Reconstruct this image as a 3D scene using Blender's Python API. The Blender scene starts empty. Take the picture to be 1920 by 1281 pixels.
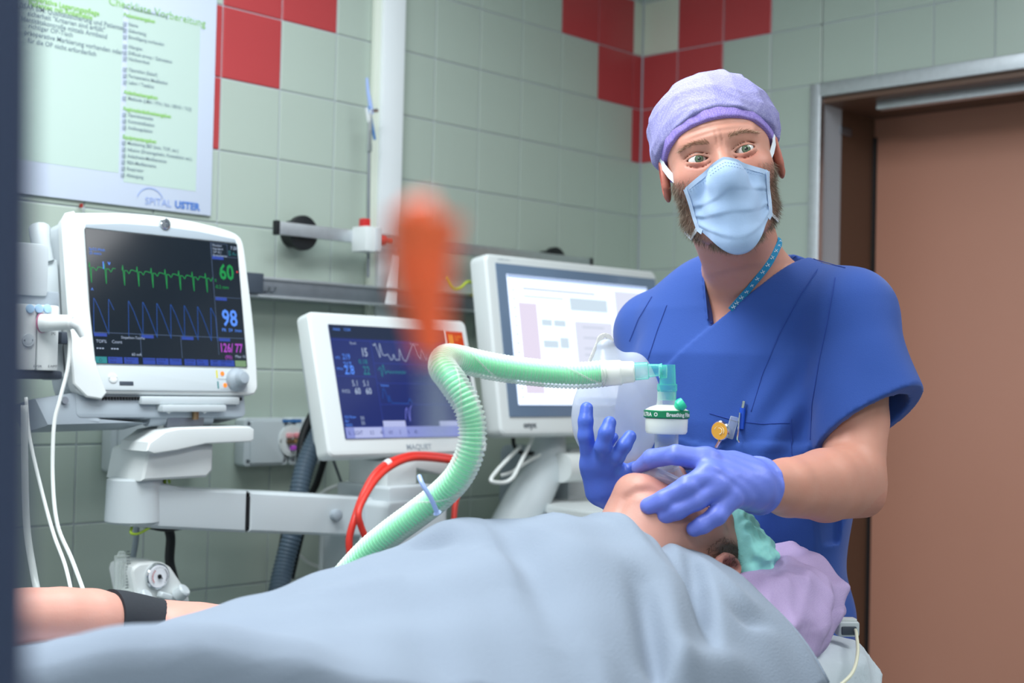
import bpy, bmesh, math, random
import numpy as np
from mathutils import Vector, Matrix
rnd = random.Random(7)
C = bpy.context.scene.collection
SC = bpy.context.scene

# ------------------------------------------------------------------ camera (solved from the wall tile grid)
T = 0.152                                   # tile pitch
F_PX = 2589.8
YAW, PIT, ROLL = .809399, .0253469742, .0231348751
CAM = np.array([-20.1364088*T, -16.0037551*T, 1.39])
_F = np.array([math.sin(YAW)*math.cos(PIT), math.cos(YAW)*math.cos(PIT), math.sin(PIT)])
_R = np.array([math.cos(YAW), -math.sin(YAW), 0.]); _U = np.cross(_R, _F)
R_ = _R*math.cos(ROLL)+_U*math.sin(ROLL); U_ = -_R*math.sin(ROLL)+_U*math.cos(ROLL)
cam_d = bpy.data.cameras.new('camera'); cam = bpy.data.objects.new('camera', cam_d); C.objects.link(cam)
M = Matrix.Identity(4)
for i in range(3):
    M[i][0] = R_[i]; M[i][1] = U_[i]; M[i][2] = -_F[i]; M[i][3] = CAM[i]
cam.matrix_world = M
cam_d.sensor_width = 36; cam_d.lens = F_PX/1920*36; cam_d.clip_start = .05
cam_d.dof.use_dof = True; cam_d.dof.focus_distance = 1.86; cam_d.dof.aperture_fstop = 4.3
SC.camera = cam

# ------------------------------------------------------------------ light and exposure
SC.view_settings.view_transform = 'Standard'; SC.view_settings.look = 'None'
SC.view_settings.gamma = 1; SC.view_settings.use_curve_mapping = False
SC.view_settings.exposure = 0.1
w = bpy.data.worlds.new('world'); SC.world = w; w.use_nodes = True
w.node_tree.nodes['Background'].inputs[0].default_value = (.90, .95, 1, 1)
w.node_tree.nodes['Background'].inputs[1].default_value = .42
def area(name, loc, size, sizey, power, col, rot=(0, 0, 0)):
    l = bpy.data.lights.new(name, 'AREA'); l.shape = 'RECTANGLE'; l.size = size; l.size_y = sizey
    l.energy = power; l.color = col
    o = bpy.data.objects.new(name, l); o.location = loc; o.rotation_euler = rot; C.objects.link(o); return o
area('ceiling_light', (-1.75, -.85, 2.66), 1.3, .5, 22, (.88, .955, 1))
area('ceiling_light', (-2.7, -1.15, 2.66), 1.3, .6, 36, (.96, .985, 1))
area('ceiling_light', (-1.1, -2.5, 2.66), 1.2, .6, 20, (.97, .985, 1))
area('ceiling_light', (-3.4, -3.2, 2.66), 1.2, .6, 24, (.96, .985, 1))

# ------------------------------------------------------------------ helpers
def P(px, py, d): return CAM+_F*d+R_*((px-960)/F_PX*d)+U_*((640.5-py)/F_PX*d)
def W(px, py, yo=0.):                         # where the line of sight meets a plane parallel to the long wall
    v = P(px, py, 1)-CAM; s = (-yo-CAM[1])/v[1]; return CAM+v*s
def X0(px, py, xo=0.):
    v = P(px, py, 1)-CAM; s = (xo-CAM[0])/v[0]; return CAM+v*s
def ZP(px, py, z):
    v = P(px, py, 1)-CAM; s = (z-CAM[2])/v[2]; return CAM+v*s
def lin(c):
    if isinstance(c, str):
        c = c.lstrip('#'); c = [int(c[i:i+2], 16)/255 for i in (0, 2, 4)]
    return tuple(x/12.92 if x <= .04045 else ((x+.055)/1.055)**2.4 for x in c)
def mat(name, col, rough=.5, metal=0., emit=None, es=1., noise=None, bump=None, trans=0., alpha=1., sheen=0., coat=0., spec=.5, sss=0., ior=1.45):
    m = bpy.data.materials.new(name); m.use_nodes = True; nt = m.node_tree; b = nt.nodes['Principled BSDF']
    c = lin(col); b.inputs['Base Color'].default_value = (*c, 1)
    b.inputs['Roughness'].default_value = rough; b.inputs['Metallic'].default_value = metal
    b.inputs['Transmission Weight'].default_value = trans; b.inputs['Alpha'].default_value = alpha
    b.inputs['Sheen Weight'].default_value = sheen; b.inputs['Coat Weight'].default_value = coat
    b.inputs['Specular IOR Level'].default_value = spec; b.inputs['IOR'].default_value = ior
    if sss:
        b.inputs['Subsurface Weight'].default_value = sss; b.inputs['Subsurface Radius'].default_value = (.012, .004, .002); b.inputs['Subsurface Scale'].default_value = 1
    if emit is not None:
        b.inputs['Emission Color'].default_value = (*lin(emit), 1); b.inputs['Emission Strength'].default_value = es
    tc = nt.nodes.new('ShaderNodeTexCoord')
    if noise:                                 # (scale, amount)
        n = nt.nodes.new('ShaderNodeTexNoise'); n.inputs['Scale'].default_value = noise[0]; n.inputs['Detail'].default_value = 4
        nt.links.new(tc.outputs['Object'], n.inputs['Vector'])
        mx = nt.nodes.new('ShaderNodeMix'); mx.data_type = 'RGBA'
        a = noise[1]
        mx.inputs[6].default_value = (*[x*(1-a) for x in c], 1); mx.inputs[7].default_value = (*[min(1, x*(1+a)) for x in c], 1)
        nt.links.new(n.outputs['Fac'], mx.inputs[0]); nt.links.new(mx.outputs[2], b.inputs['Base Color'])
    if bump:                                  # (scale, strength, distance)
        n = nt.nodes.new('ShaderNodeTexNoise'); n.inputs['Scale'].default_value = bump[0]; n.inputs['Detail'].default_value = 5
        nt.links.new(tc.outputs['Object'], n.inputs['Vector'])
        bp = nt.nodes.new('ShaderNodeBump'); bp.inputs['Strength'].default_value = bump[1]; bp.inputs['Distance'].default_value = bump[2]
        nt.links.new(n.outputs['Fac'], bp.inputs['Height']); nt.links.new(bp.outputs[0], b.inputs['Normal'])
    return m
def clear(name, col, op, rough=.15, glow=0):       # clear or milky plastic: part straight-through, part glossy body, denser at grazing angles
    m = bpy.data.materials.new(name); m.use_nodes = True; nt = m.node_tree; b = nt.nodes['Principled BSDF']
    b.inputs['Base Color'].default_value = (*lin(col), 1); b.inputs['Roughness'].default_value = rough
    tr = nt.nodes.new('ShaderNodeBsdfTransparent'); lw = nt.nodes.new('ShaderNodeLayerWeight'); lw.inputs['Blend'].default_value = .35
    mr = nt.nodes.new('ShaderNodeMapRange'); mr.inputs['To Min'].default_value = op[0]; mr.inputs['To Max'].default_value = op[1]
    mx = nt.nodes.new('ShaderNodeMixShader'); out = nt.nodes['Material Output']
    nt.links.new(lw.outputs['Facing'], mr.inputs['Value']); nt.links.new(mr.outputs[0], mx.inputs[0])
    nt.links.new(tr.outputs[0], mx.inputs[1]); nt.links.new(b.outputs[0], mx.inputs[2]); nt.links.new(mx.outputs[0], out.inputs['Surface'])
    return m
def wm(o):
    m = o.matrix_basis.copy()
    while o.parent: o = o.parent; m = o.matrix_basis @ m
    return m
def tag(o, label=None, cat=None, group=None, kind=None):
    if label: o['label'] = label
    if cat: o['category'] = cat
    if group: o['group'] = group
    if kind: o['kind'] = kind
    return o
def thing(name, label, cat, loc=(0, 0, 0), rot=(0, 0, 0), group=None):
    o = bpy.data.objects.new(name, None); C.objects.link(o); o.empty_display_size = .05
    o.matrix_basis = Matrix.Translation(Vector(loc)) @ Matrix.Rotation(rot[2], 4, 'Z') @ Matrix.Rotation(rot[0], 4, 'X')
    return tag(o, label, cat, group)

class MB:
    def __init__(s): s.v = []; s.f = []
    def add(s, v, f):
        n = len(s.v); s.v += [tuple(map(float, x)) for x in v]; s.f += [tuple(i+n for i in q) for q in f]; return s
    def bm(s, b):
        b.verts.ensure_lookup_table(); b.verts.index_update()
        s.add([v.co[:] for v in b.verts], [[v.index for v in f.verts] for f in b.faces]); b.free(); return s
    def box(s, c, size, r=0., seg=2, rot=None):
        b = bmesh.new(); bmesh.ops.create_cube(b, size=1)
        for v in b.verts: v.co = Vector((v.co.x*size[0], v.co.y*size[1], v.co.z*size[2]))
        if r > 0: bmesh.ops.bevel(b, geom=b.edges[:], offset=min(r, min(size)*.49), segments=seg, profile=.6, affect='EDGES')
        for v in b.verts: v.co = (rot @ v.co if rot else v.co)+Vector([float(q) for q in c])
        return s.bm(b)
    def tube(s, pts, r, n=12, cap=True):
        pts = [Vector([float(q) for q in p]) for p in pts]; m = len(pts)
        rr = r if hasattr(r, '__len__') else [r]*m
        t0 = (pts[1]-pts[0]).normalized(); up = Vector((0, 0, 1)) if abs(t0.z) < .9 else Vector((1, 0, 0))
        a = t0.cross(up).normalized(); vs = []; fs = []
        for i, p in enumerate(pts):
            t = (pts[min(i+1, m-1)]-pts[max(i-1, 0)]).normalized()
            a = (a-t*a.dot(t)).normalized(); bb = t.cross(a)
            for k in range(n):
                an = 2*math.pi*k/n; vs.append(p+(a*math.cos(an)+bb*math.sin(an))*rr[i])
        for i in range(m-1):
            for k in range(n):
                k2 = (k+1) % n; fs.append((i*n+k, i*n+k2, (i+1)*n+k2, (i+1)*n+k))
        if cap: fs.append(tuple(range(n))[::-1]); fs.append(tuple((m-1)*n+k for k in range(n)))
        return s.add(vs, fs)
    def lathe(s, p0, axis, prof, n=32):       # prof: (along, radius)
        ax = Vector([float(q) for q in axis]).normalized(); p0 = Vector([float(q) for q in p0])
        return s.tube([p0+ax*a for a, _ in prof], [q for _, q in prof], n)
    def prism(s, pts, y0, y1, bevel=0., seg=2):    # outline in x,z pushed along y
        b = bmesh.new(); vs = [b.verts.new((x, y0, z)) for x, z in pts]; f = b.faces.new(vs)
        g = bmesh.ops.extrude_face_region(b, geom=[f])
        for v in g['geom']:
            if isinstance(v, bmesh.types.BMVert): v.co.y = y1
        bmesh.ops.recalc_face_normals(b, faces=b.faces[:])
        if bevel: bmesh.ops.bevel(b, geom=[e for e in b.edges if abs(e.verts[0].co.y-e.verts[1].co.y) < 1e-6], offset=bevel, segments=seg, profile=.6, affect='EDGES')
        return s.bm(b)
    def quad(s, a, b, c, d): return s.add([a, b, c, d], [(0, 1, 2, 3)])
def rounded(x0, z0, x1, z1, r, n=6):
    out = []
    for cx, cz, a0 in ((x1-r, z1-r, 0), (x0+r, z1-r, 90), (x0+r, z0+r, 180), (x1-r, z0+r, 270)):
        for k in range(n+1):
            a = math.radians(a0+90*k/n); out.append((cx+r*math.cos(a), cz+r*math.sin(a)))
    return out
def crom(pts, k=8):
    p = [np.array(q, float) for q in pts]; p = [2*p[0]-p[1]]+p+[2*p[-1]-p[-2]]; out = []
    for i in range(1, len(p)-2):
        for j in range(k):
            t = j/k
            out.append(.5*((2*p[i])+(-p[i-1]+p[i+1])*t+(2*p[i-1]-5*p[i]+4*p[i+1]-p[i+2])*t*t+(-p[i-1]+3*p[i]-3*p[i+1]+p[i+2])*t**3))
    out.append(p[-2]); return out
def resample(pts, step):
    p = np.array(pts); s = np.r_[0, np.cumsum(np.linalg.norm(np.diff(p, axis=0), axis=1))]
    t = np.arange(0, s[-1], step); return [np.array([np.interp(q, s, p[:, i]) for i in range(3)]) for q in t], t
def mesh_obj(name, v, f, m, parent=None, smooth=True, local=False, kind=None, label=None):
    me = bpy.data.meshes.new(name)
    v = np.asarray(v, float).reshape(-1, 3)
    if parent is not None and not local:
        Mi = np.array(wm(parent).inverted()); v = v@Mi[:3, :3].T+Mi[:3, 3]
    if isinstance(f, np.ndarray):
        me.vertices.add(len(v)); me.vertices.foreach_set('co', v.astype('f').ravel())
        n = len(f); me.loops.add(n*4); me.polygons.add(n)
        me.loops.foreach_set('vertex_index', f.astype('i').ravel()); me.polygons.foreach_set('loop_start', np.arange(0, n*4, 4, dtype='i'))
        me.update(calc_edges=True)
    else: me.from_pydata([tuple(x) for x in v], [], f)
    me.materials.append(m)
    o = bpy.data.objects.new(name, me); C.objects.link(o)
    if parent is not None: o.parent = parent
    if smooth is True: me.polygons.foreach_set('use_smooth', [True]*len(me.polygons))
    elif smooth: 
        me.polygons.foreach_set('use_smooth', [True]*len(me.polygons)); me.set_sharp_from_angle(angle=math.radians(smooth))
    me.validate(); 
    if kind: o['kind'] = kind
    if label: o['label'] = label
    return o
def part(name, mb, m, parent=None, smooth=35, local=False, kind=None, label=None):
    return mesh_obj(name, mb.v, mb.f, m, parent, smooth, local, kind, label)
def text(s, size, x, z, y, align='LEFT', sx=1., bold=0.):        # flat lettering in the x,z plane facing -y
    cu = bpy.data.curves.new('t', 'FONT'); cu.body = s; cu.size = size; cu.align_x = align; cu.resolution_u = 2; cu.offset = bold
    ob = bpy.data.objects.new('t', cu); me = bpy.data.meshes.new_from_object(ob)
    mb = ([(x+v.co.x*sx, y, z+v.co.y) for v in me.vertices], [tuple(p.vertices) for p in me.polygons])
    bpy.data.meshes.remove(me); bpy.data.objects.remove(ob); bpy.data.curves.remove(cu); return mb
def line(mb, pts, wd, y):                     # flat polyline in x,z plane
    for (a, b), (c, d) in zip(pts[:-1], pts[1:]):
        dx, dz = c-a, d-b; L = math.hypot(dx, dz) or 1; nx, nz = -dz/L*wd/2, dx/L*wd/2
        mb.add([(a-nx, y, b-nz), (c-nx, y, d-nz), (c+nx, y, d+nz), (a+nx, y, b+nz)], [(0, 1, 2, 3)])
def rect(mb, x0, z0, x1, z1, y): mb.add([(x0, y, z0), (x1, y, z0), (x1, y, z1), (x0, y, z1)], [(0, 1, 2, 3)])

# distance-field modelling: smooth unions of simple shapes, meshed by surface nets
def smin(a, b, k):
    h = np.clip(.5+.5*(b-a)/k, 0, 1); return b+(a-b)*h-k*h*(1-h)
def smax(a, b, k): return -smin(-a, -b, k)
def ell(p, c, r):
    q = (p-np.array(c))/np.array(r); k0 = np.linalg.norm(q, axis=1); k1 = np.linalg.norm(q/np.array(r), axis=1)
    return k0*(k0-1)/np.maximum(k1, 1e-9)
def cap(p, a, b, ra, rb=None):
    a = np.array(a, float); b = np.array(b, float); rb = ra if rb is None else rb
    ab = b-a; t = np.clip(((p-a)@ab)/(ab@ab+1e-12), 0, 1)
    return np.linalg.norm(p-a-t[:, None]*ab, axis=1)-(ra+(rb-ra)*t)
def chain(p, pts, rs, k=.004):
    d = None
    for i in range(len(pts)-1):
        e = cap(p, pts[i], pts[i+1], rs[i], rs[i+1]); d = e if d is None else smin(d, e, k)
    return d
def nets(fn, lo, hi, h, B=8):
    lo = np.array(lo, float); hi = np.array(hi, float); nb = np.ceil((hi-lo)/h/B).astype(int)+1; N = nb*B
    ci = np.stack(np.meshgrid(*[np.arange(n) for n in nb], indexing='ij'), -1).reshape(-1, 3)
    cen = lo+(ci*B+(B-1)/2)*h; fc = fn(cen); act = np.abs(fc) < B*h*.9*1.45+.004
    V = np.repeat(np.repeat(np.repeat(fc.reshape(nb).astype('f'), B, 0), B, 1), B, 2)
    off = np.stack(np.meshgrid(*[np.arange(B)]*3, indexing='ij'), -1).reshape(-1, 3)
    ai = ci[act]
    for s in range(0, len(ai), 400):
        q = (ai[s:s+400, None]*B+off[None]).reshape(-1, 3); V[q[:, 0], q[:, 1], q[:, 2]] = fn(lo+q*h)
    I = V < 0
    c8 = [(a, b, c) for a in (0, 1) for b in (0, 1) for c in (0, 1)]
    sl = lambda a, n: slice(a, n-1+a)
    s = sum(I[sl(a, N[0]), sl(b, N[1]), sl(c, N[2])].astype('i1') for a, b, c in c8)
    mx = (s > 0) & (s < 8); cells = np.argwhere(mx); idx = -np.ones(mx.shape, 'i'); idx[mx] = np.arange(len(cells))
    vals = {o: V[cells[:, 0]+o[0], cells[:, 1]+o[1], cells[:, 2]+o[2]] for o in c8}
    acc = np.zeros((len(cells), 3)); cnt = np.zeros(len(cells))
    for o in c8:
        for ax in range(3):
            if o[ax]: continue
            o2 = list(o); o2[ax] = 1; a = vals[o]; b = vals[tuple(o2)]; cr = (a < 0) != (b < 0)
            t = np.where(cr, a/np.where(cr, a-b, 1), 0); q = np.tile(np.array(o, float), (len(cells), 1)); q[:, ax] = t
            acc += q*cr[:, None]; cnt += cr
    verts = lo+(cells+acc/cnt[:, None])*h; F = []
    for ax in range(3):
        u, v = [(1, 2), (2, 0), (0, 1)][ax]
        n2 = [slice(None)]*3; n3 = [slice(None)]*3; n2[ax] = slice(0, -1); n3[ax] = slice(1, None)
        A = I[tuple(n2)]; Bq = I[tuple(n3)]; e = np.argwhere(A != Bq); e = e[(e[:, u] > 0) & (e[:, v] > 0) & (e[:, u] < N[u]-1) & (e[:, v] < N[v]-1)]
        ins = A[e[:, 0], e[:, 1], e[:, 2]]
        def g(du, dv):
            q = e.copy(); q[:, u] -= du; q[:, v] -= dv; return idx[q[:, 0], q[:, 1], q[:, 2]]
        q = np.stack([g(1, 1), g(0, 1), g(0, 0), g(1, 0)], 1); q[~ins] = q[~ins][:, ::-1]; F.append(q)
    F = np.concatenate(F); F = F[(F >= 0).all(1)]; return verts, F
def frame_fn(fn, M3, o):                      # evaluate a local-space field in world space; rows of M3 are the local axes
    return lambda p: fn((p-o)@M3.T)
def snap(px, py, fn, off=0., d0=1.3, d1=2.6):
    d = d0
    while d < d1:
        q = P(px, py, d); e = float(fn(q[None])[0])-off
        if e < .0004: return q
        d += max(e*.7, .0004)
    return None
def waves(p, specs):                          # cloth folds: (direction, frequency, amplitude, phase)
    d = 0
    for dr, fq, am, ph in specs: d = d+am*np.sin(p@np.array(dr, float)*fq+ph+1.3*np.sin(p@np.array(dr[::-1], float)*fq*.37+ph))
    return d
def crinkle(p, n, fq, am, seed, pw=.7):
    r = np.random.RandomState(seed); d = 0
    for i in range(n):
        v = r.normal(size=3); v /= np.linalg.norm(v); v2 = r.normal(size=3); v2 /= np.linalg.norm(v2)
        f = fq*r.uniform(.6, 1.6); s = np.sin(p@v*f+r.uniform(0, 6)+2*np.sin(p@v2*f*.4)); d = d+am/n*2*(1-np.abs(s)**pw)
    return d

# ------------------------------------------------------------------ materials
m_tile = mat('tile_green', '#a8b5ab', .32, noise=(3, .05), bump=(14, .12, .002))
m_tile2 = mat('tile_cream', '#c3cabb', .3, noise=(3, .04), bump=(14, .12, .002))
m_red = mat('tile_red', '#ad3f42', .3, noise=(4, .08), bump=(14, .12, .002))
m_grout = mat('grout', '#b9bfc8', .9)
m_steel = mat('brushed_steel', '#cdd2d7', .42, 1., noise=(60, .12))
m_steel_d = mat('steel_dull', '#8b9199', .45, .9, noise=(40, .15))
m_wplas = mat('white_plastic', '#d6dcdc', .38)
m_wplas2 = mat('light_grey_plastic', '#c0c9cd', .4)
m_gplas = mat('grey_plastic', '#9aa5ae', .45)
m_dplas = mat('dark_grey_plastic', '#3b4450', .5)
m_black = mat('black_rubber', '#14171b', .5)
m_white = mat('white_enamel', '#dfe5e8', .35)
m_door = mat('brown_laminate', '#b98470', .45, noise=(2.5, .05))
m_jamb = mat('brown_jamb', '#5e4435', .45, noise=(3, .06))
m_wallp = mat('painted_wall', '#c8cfcb', .8)
m_floor = mat('vinyl_floor', '#8f9a9a', .4, noise=(5, .1))
m_chrome = mat('chrome', '#d8dce0', .15, 1.)

# ------------------------------------------------------------------ room shell
def slab(name, c, s, m, kind='structure'):
    o = part(name, MB().box(c, s), m); o['kind'] = kind; return o
slab('floor', (-2.3, -2.1, -.03), (4.8, 4.4, .06), m_floor)
slab('ceiling', (-2.3, -2.1, 2.73), (4.8, 4.4, .06), m_wallp)
wl = slab('wall_left', (-2.3, .05, 1.35), (4.8, .1, 2.76), m_grout)
slab('wall_back', (-2.3, -4.25, 1.35), (4.8, .1, 2.76), m_wallp)
slab('wall_near', (-4.65, -2.1, 1.35), (.1, 4.4, 2.76), m_wallp)
D0, D1, DT = -.582, -1.98, CAM[2]+(6.0136-1)*T            # door opening along y, top
wr = part('wall_right', MB().box((.05, -.291+.04, 1.35), (.1, .662, 2.76)).box((.05, -1.28, (DT+2.72)/2+.0), (.1, 1.41, 2.72-DT)).box((.05, -3.1, 1.35), (.1, 2.26, 2.76)), m_grout); wr['kind'] = 'structure'

A0, B0 = .27369602, .8294536
Z0 = CAM[2]+6.0136*T
def tile_mesh(wd, ht, m, key, cache={}):
    k = (round(wd, 4), round(ht, 4), m.name)
    if k not in cache:
        b = .0022; t = .0028; g = .0014
        x = wd/2-g; z = ht/2-g
        v = [(-x, 0, -z), (x, 0, -z), (x, 0, z), (-x, 0, z)]+[(-x, -t+.0009, -z), (x, -t+.0009, -z), (x, -t+.0009, z), (-x, -t+.0009, z)]
        v += [(-x+b, -t, -z+b), (x-b, -t, -z+b), (x-b, -t, z-b), (-x+b, -t, z-b)]
        f = [(8, 9, 10, 11)]+[(i, (i+1) % 4, 4+(i+1) % 4, 4+i) for i in range(4)]+[(4+i, 4+(i+1) % 4, 8+(i+1) % 4, 8+i) for i in range(4)]
        me = bpy.data.meshes.new('tile'); me.from_pydata(v, [], f); me.materials.append(m); cache[k] = me
    return cache[k]
def tile(parent, u0, u1, z0, z1, m, side):
    o = bpy.data.objects.new('tile', tile_mesh(u1-u0, z1-z0, m, side)); C.objects.link(o); o.parent = parent
    zc = (z0+z1)/2; uc = (u0+u1)/2; w_ = rnd.uniform(-.0025, .0025); w2 = rnd.uniform(-.002, .002)
    if side == 'L': o.matrix_basis = Matrix.Translation((uc, 0, zc)) @ Matrix.Rotation(w_, 4, 'X') @ Matrix.Rotation(w2, 4, 'Z')
    else: o.matrix_basis = Matrix.Translation((0, uc, zc)) @ Matrix.Rotation(-math.pi/2, 4, 'Z') @ Matrix.Rotation(w_, 4, 'X') @ Matrix.Rotation(w2, 4, 'Z')
redL = {(0, 1), (0, 0), (1, 0), (-1, 1), (-1, 2), (-2, 1), (8, -1), (7, -1), (8, 0), (9, 0), (9, 1)}
redR = {(-1, 0), (-1, 1), (0, -1), (1, -1), (0, 0), (-2, 0)}
for r in range(-2, 15):
    z1 = Z0-r*T; z0 = z1-T
    for k in range(-4, 10):
        u0 = -(A0+9-k)*T; u1 = min(u0+T, -.002)
        if k == 9: u1 = -.003
        tile(wl, u0, u1, z0, z1, m_red if (k, r) in redL else m_tile2 if (k, r) == (9, -1) else m_tile, 'L')
    for j in range(-1, 12):
        u1 = -(B0+j)*T; u0 = u1-T
        if j == -1: u1 = -.004
        if r >= 1 and u0 < D0-.01: continue
        if r >= -2: tile(wr, u0, u1, z0, z1, m_red if (j, r) in redR else m_tile2 if (j, r) == (-1, -1) else m_tile, 'R')

# door with steel frame
dr = thing('door_1', None, None, (0, (D0+D1)/2, 0)); dr['kind'] = 'structure'
part('door_panel', MB().box((.30, (D0+D1)/2, 1.07), (.045, D0-D1+.10, 2.14), .002), m_door, dr)
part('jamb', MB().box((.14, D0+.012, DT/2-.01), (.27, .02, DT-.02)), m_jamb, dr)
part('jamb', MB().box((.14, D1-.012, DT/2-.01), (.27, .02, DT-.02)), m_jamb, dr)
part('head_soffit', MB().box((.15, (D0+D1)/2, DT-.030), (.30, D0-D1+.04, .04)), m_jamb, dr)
part('frame_head', MB().box((-.004, (D0+D1)/2, DT-.018), (.022, D0-D1+.0, .036), .003), m_steel, dr)
part('frame_head', MB().box((.075, (D0+D1)/2-.06, DT-.06), (.03, D0-D1-.12, .022), .003), m_steel, dr)
part('frame_jamb', MB().box((-.004, D0+.010, DT/2-.001), (.022, .032, DT), .003), m_steel, dr)
part('frame_jamb', MB().box((-.004, D1-.010, DT/2-.001), (.022, .032, DT), .003), m_steel, dr)
part('latch_plate', MB().box((.12, D0-.0005, DT-.105), (.055, .006, .02), .001), m_steel_d, dr)
part('dark_gap', MB().box((.272, D0-.002, DT/2-.05), (.008, .008, DT-.1)), m_black, dr)

# ------------------------------------------------------------------ poster on the wall
m_paper = mat('laminated_paper', '#c6d0e2', .35); m_panel = mat('poster_panel_green', '#b7cbc3', .4)
m_ink = mat('ink_grey', '#82929c', .6); m_inkg = mat('ink_green', '#8fc46c', .6); m_inkb = mat('ink_blue', '#4a78c4', .6); m_inkl = mat('ink_light_blue', '#93a9dc', .6)
po = thing('poster', 'white laminated checklist poster with pale green columns on the tiled wall above the monitor', 'poster', (-1.78, -.008, 1.95))
part('sheet', MB().box((-1.775, -.0075, 2.03), (.69, .003, .644), .0005), m_paper, po)
mp = MB()
a = W(222, 336, .0095); b_ = W(232, 30, .0095)
rect(mp, -2.06, a[2]+.012, a[0], 2.34, -.0094); rect(mp, a[0]+.011, a[2]-.004, W(376, 60, .01)[0], 2.098, -.0094)
part('column_panel', mp, m_panel, po)
def ptext(name, items, m, size, bold=0.):
    mb = MB()
    for px, py, s in items:
        q = W(px, py, .0105); mb.add(*text(s, size, q[0], q[2]-size*.3, -.0105, bold=bold, sx=.93))
    part(name, mb, m, po, False)
chk = [(241, 45, 'Name'), (241, 57, 'Geburtstag'), (241, 69, 'Einwilligung vorhanden'), (241, 87, 'Allergien'), (241, 99, 'Difficult airway / Zahnstatus'), (241, 110, 'Nüchternheit'),
       (241, 130, 'Operation (Seite?)'), (241, 142, 'Perioperative Medikation'), (241, 154, 'Labor / Testblut'), (240, 184, 'Methode (LMA / ITN / RA / SEVO / TCI)'),
       (240, 215, 'Operationsseite'), (240, 227, 'Kontraindikation'), (240, 239, 'Antikoagulation'), (239, 268, 'Monitoring (BD 2min, TOF, etc.)'), (239, 280, 'Infusion (Dreiwegehahn, Konnektion etc.)'),
       (239, 292, 'Anästhesie-Medikamente'), (238, 304, 'REA-Medikamente'), (238, 316, 'Respirator'), (237, 328, 'Absaugung')]
left = [(34, 9, 'GSAR SIM: Qualitätssicherung und Patienten-'), (34, 21, '     sicherheit "Kriterien sind erfüllt"'), (38, 34, 'Identitätskontrolle mittels Armband'), (52, 48, 'richtiger OP-Tisch'), (44, 60, 'präoperative Markierung vorhanden oder'), (44, 74, '  für die OP nicht erforderlich')]
ptext('lettering', chk, m_ink, .0094, .0001)
ptext('left_lettering', left, m_ink, .0132, .0001)
ptext('green_lettering', [(232, 27, 'Patientenangaben'), (232, 172, 'Anästhesieangaben'), (231, 203, 'Regionalanästhesieangaben'), (230, 256, 'Equipmentangaben')], m_inkg, .0108, .0003)
ptext('left_heading', [(38, -8, 'Postoperative Lagerungspflege'), (52, 6, 'Patienten mit Anästhesie')], m_inkg, .0142, .0003)
mb = MB(); q = W(214, 0, .0105); mb.add(*text('Checkliste Vorbereitung', .0225, q[0]-.012, q[2]-.011, -.0105)); part('title', mb, m_inkg, po, False)
ptext('subtitle', [(232, 12, 'vor Anästhesieeinleitung')], m_ink, .0108)
mb = MB()
for px, py, s in chk:
    q = W(px-7, py, .0105); z = q[2]-.0042; x = q[0]
    for a in ([(x-.003, z), (x+.0035, z), (x+.0035, z+.007), (x-.003, z+.007), (x-.003, z)], [(x-.0015, z+.004), (x, z+.0015), (x+.004, z+.008)]): line(mb, a, .0010, -.0106)
part('checkboxes', mb, m_ink, po, False)
mb = MB(); q = W(272, 375, .0105); mb.add(*text('SPITAL', .0205, q[0], q[2]-.008, -.0105, sx=1.0)); part('logo_word', mb, m_inkl, po, False)
mb = MB(); q2 = W(328, 381, .0105); mb.add(*text('USTER', .0205, q2[0], q[2]-.008, -.0105, sx=1.0, bold=.0007)); part('logo_word', mb, m_inkb, po, False)
mb = MB(); line(mb, [(q[0]+.012+.03*math.cos(a), q[2]-.002+.027*math.sin(a)) for a in np.linspace(.35, 2.9, 16)], .0018, -.0105); part('logo_arc', mb, m_inkl, po, False)
q = W(152, 386, .01); tag(part('wall_hook', MB().box(q, (.003, .010, .008), .001), mat('red_pin', '#a02a20', .4)), 'tiny red pin in the wall under the poster', 'pin')

# ------------------------------------------------------------------ white duct and rails on the wall
du = thing('cable_duct', 'tall white vertical cable duct on the green tiled wall', 'duct', (-.945, -.02, 1.6))
xa, xb = W(720, 100, .03)[0], W(760, 100, .03)[0]
part('duct_cover', MB().box(((xa+xb)/2, -.017, 2.02), (xb-xa, .026, 1.40), .004), m_white, du)
part('side_flange', MB().box((xa-.009, -.012, 2.02), (.018, .016, 1.40), .002), mat('cream_enamel', '#d9e0d3', .4), du)
part('angled_bracket', MB().prism([(-1.0, 1.545), (-.962, 1.545), (-.955, 1.66), (-.972, 1.66)], -.068, -.06, .001), m_white, du)

ra = thing('equipment_rail', 'flat steel equipment rail standing off the wall on black round spacers', 'rail', (-.8, -.05, 1.69))
part('bar', MB().box((-.785, -.055, 1.6935), (1.02, .010, .028), .002), m_steel, ra)
part('end_cap', MB().box((-1.297, -.055, 1.6935), (.010, .014, .031), .002), m_black, ra)
part('end_cap', MB().box((-.273, -.055, 1.6935), (.010, .014, .031), .002), m_black, ra)
for x in (-1.218, -.40): part('spacer', MB().lathe((x, -.002, 1.69), (0, -1, 0), [(0, .030), (.03, .031), (.034, .038), (.046, .038), (.0475, .034)], 28), m_black, ra)
rc = thing('rail_clamp', 'white rail clamp with a red button and round red knob beside the duct', 'clamp', (-1.03, -.075, 1.69))
q = W(683, 450, .075)
part('clamp_body', MB().box((q[0], -.083, q[2]), (.046, .050, .056), .004), m_wplas, rc)
part('clamp_face', MB().box((q[0]+.012, -.110, q[2]), (.016, .006, .052), .002), m_wplas2, rc)
m_redk = mat('red_plastic', '#c22a2c', .4)
part('button', MB().box((q[0]-.004, -.080, q[2]+.036), (.020, .018, .022), .003), m_redk, rc)
k = W(716, 450, .1)
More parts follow.
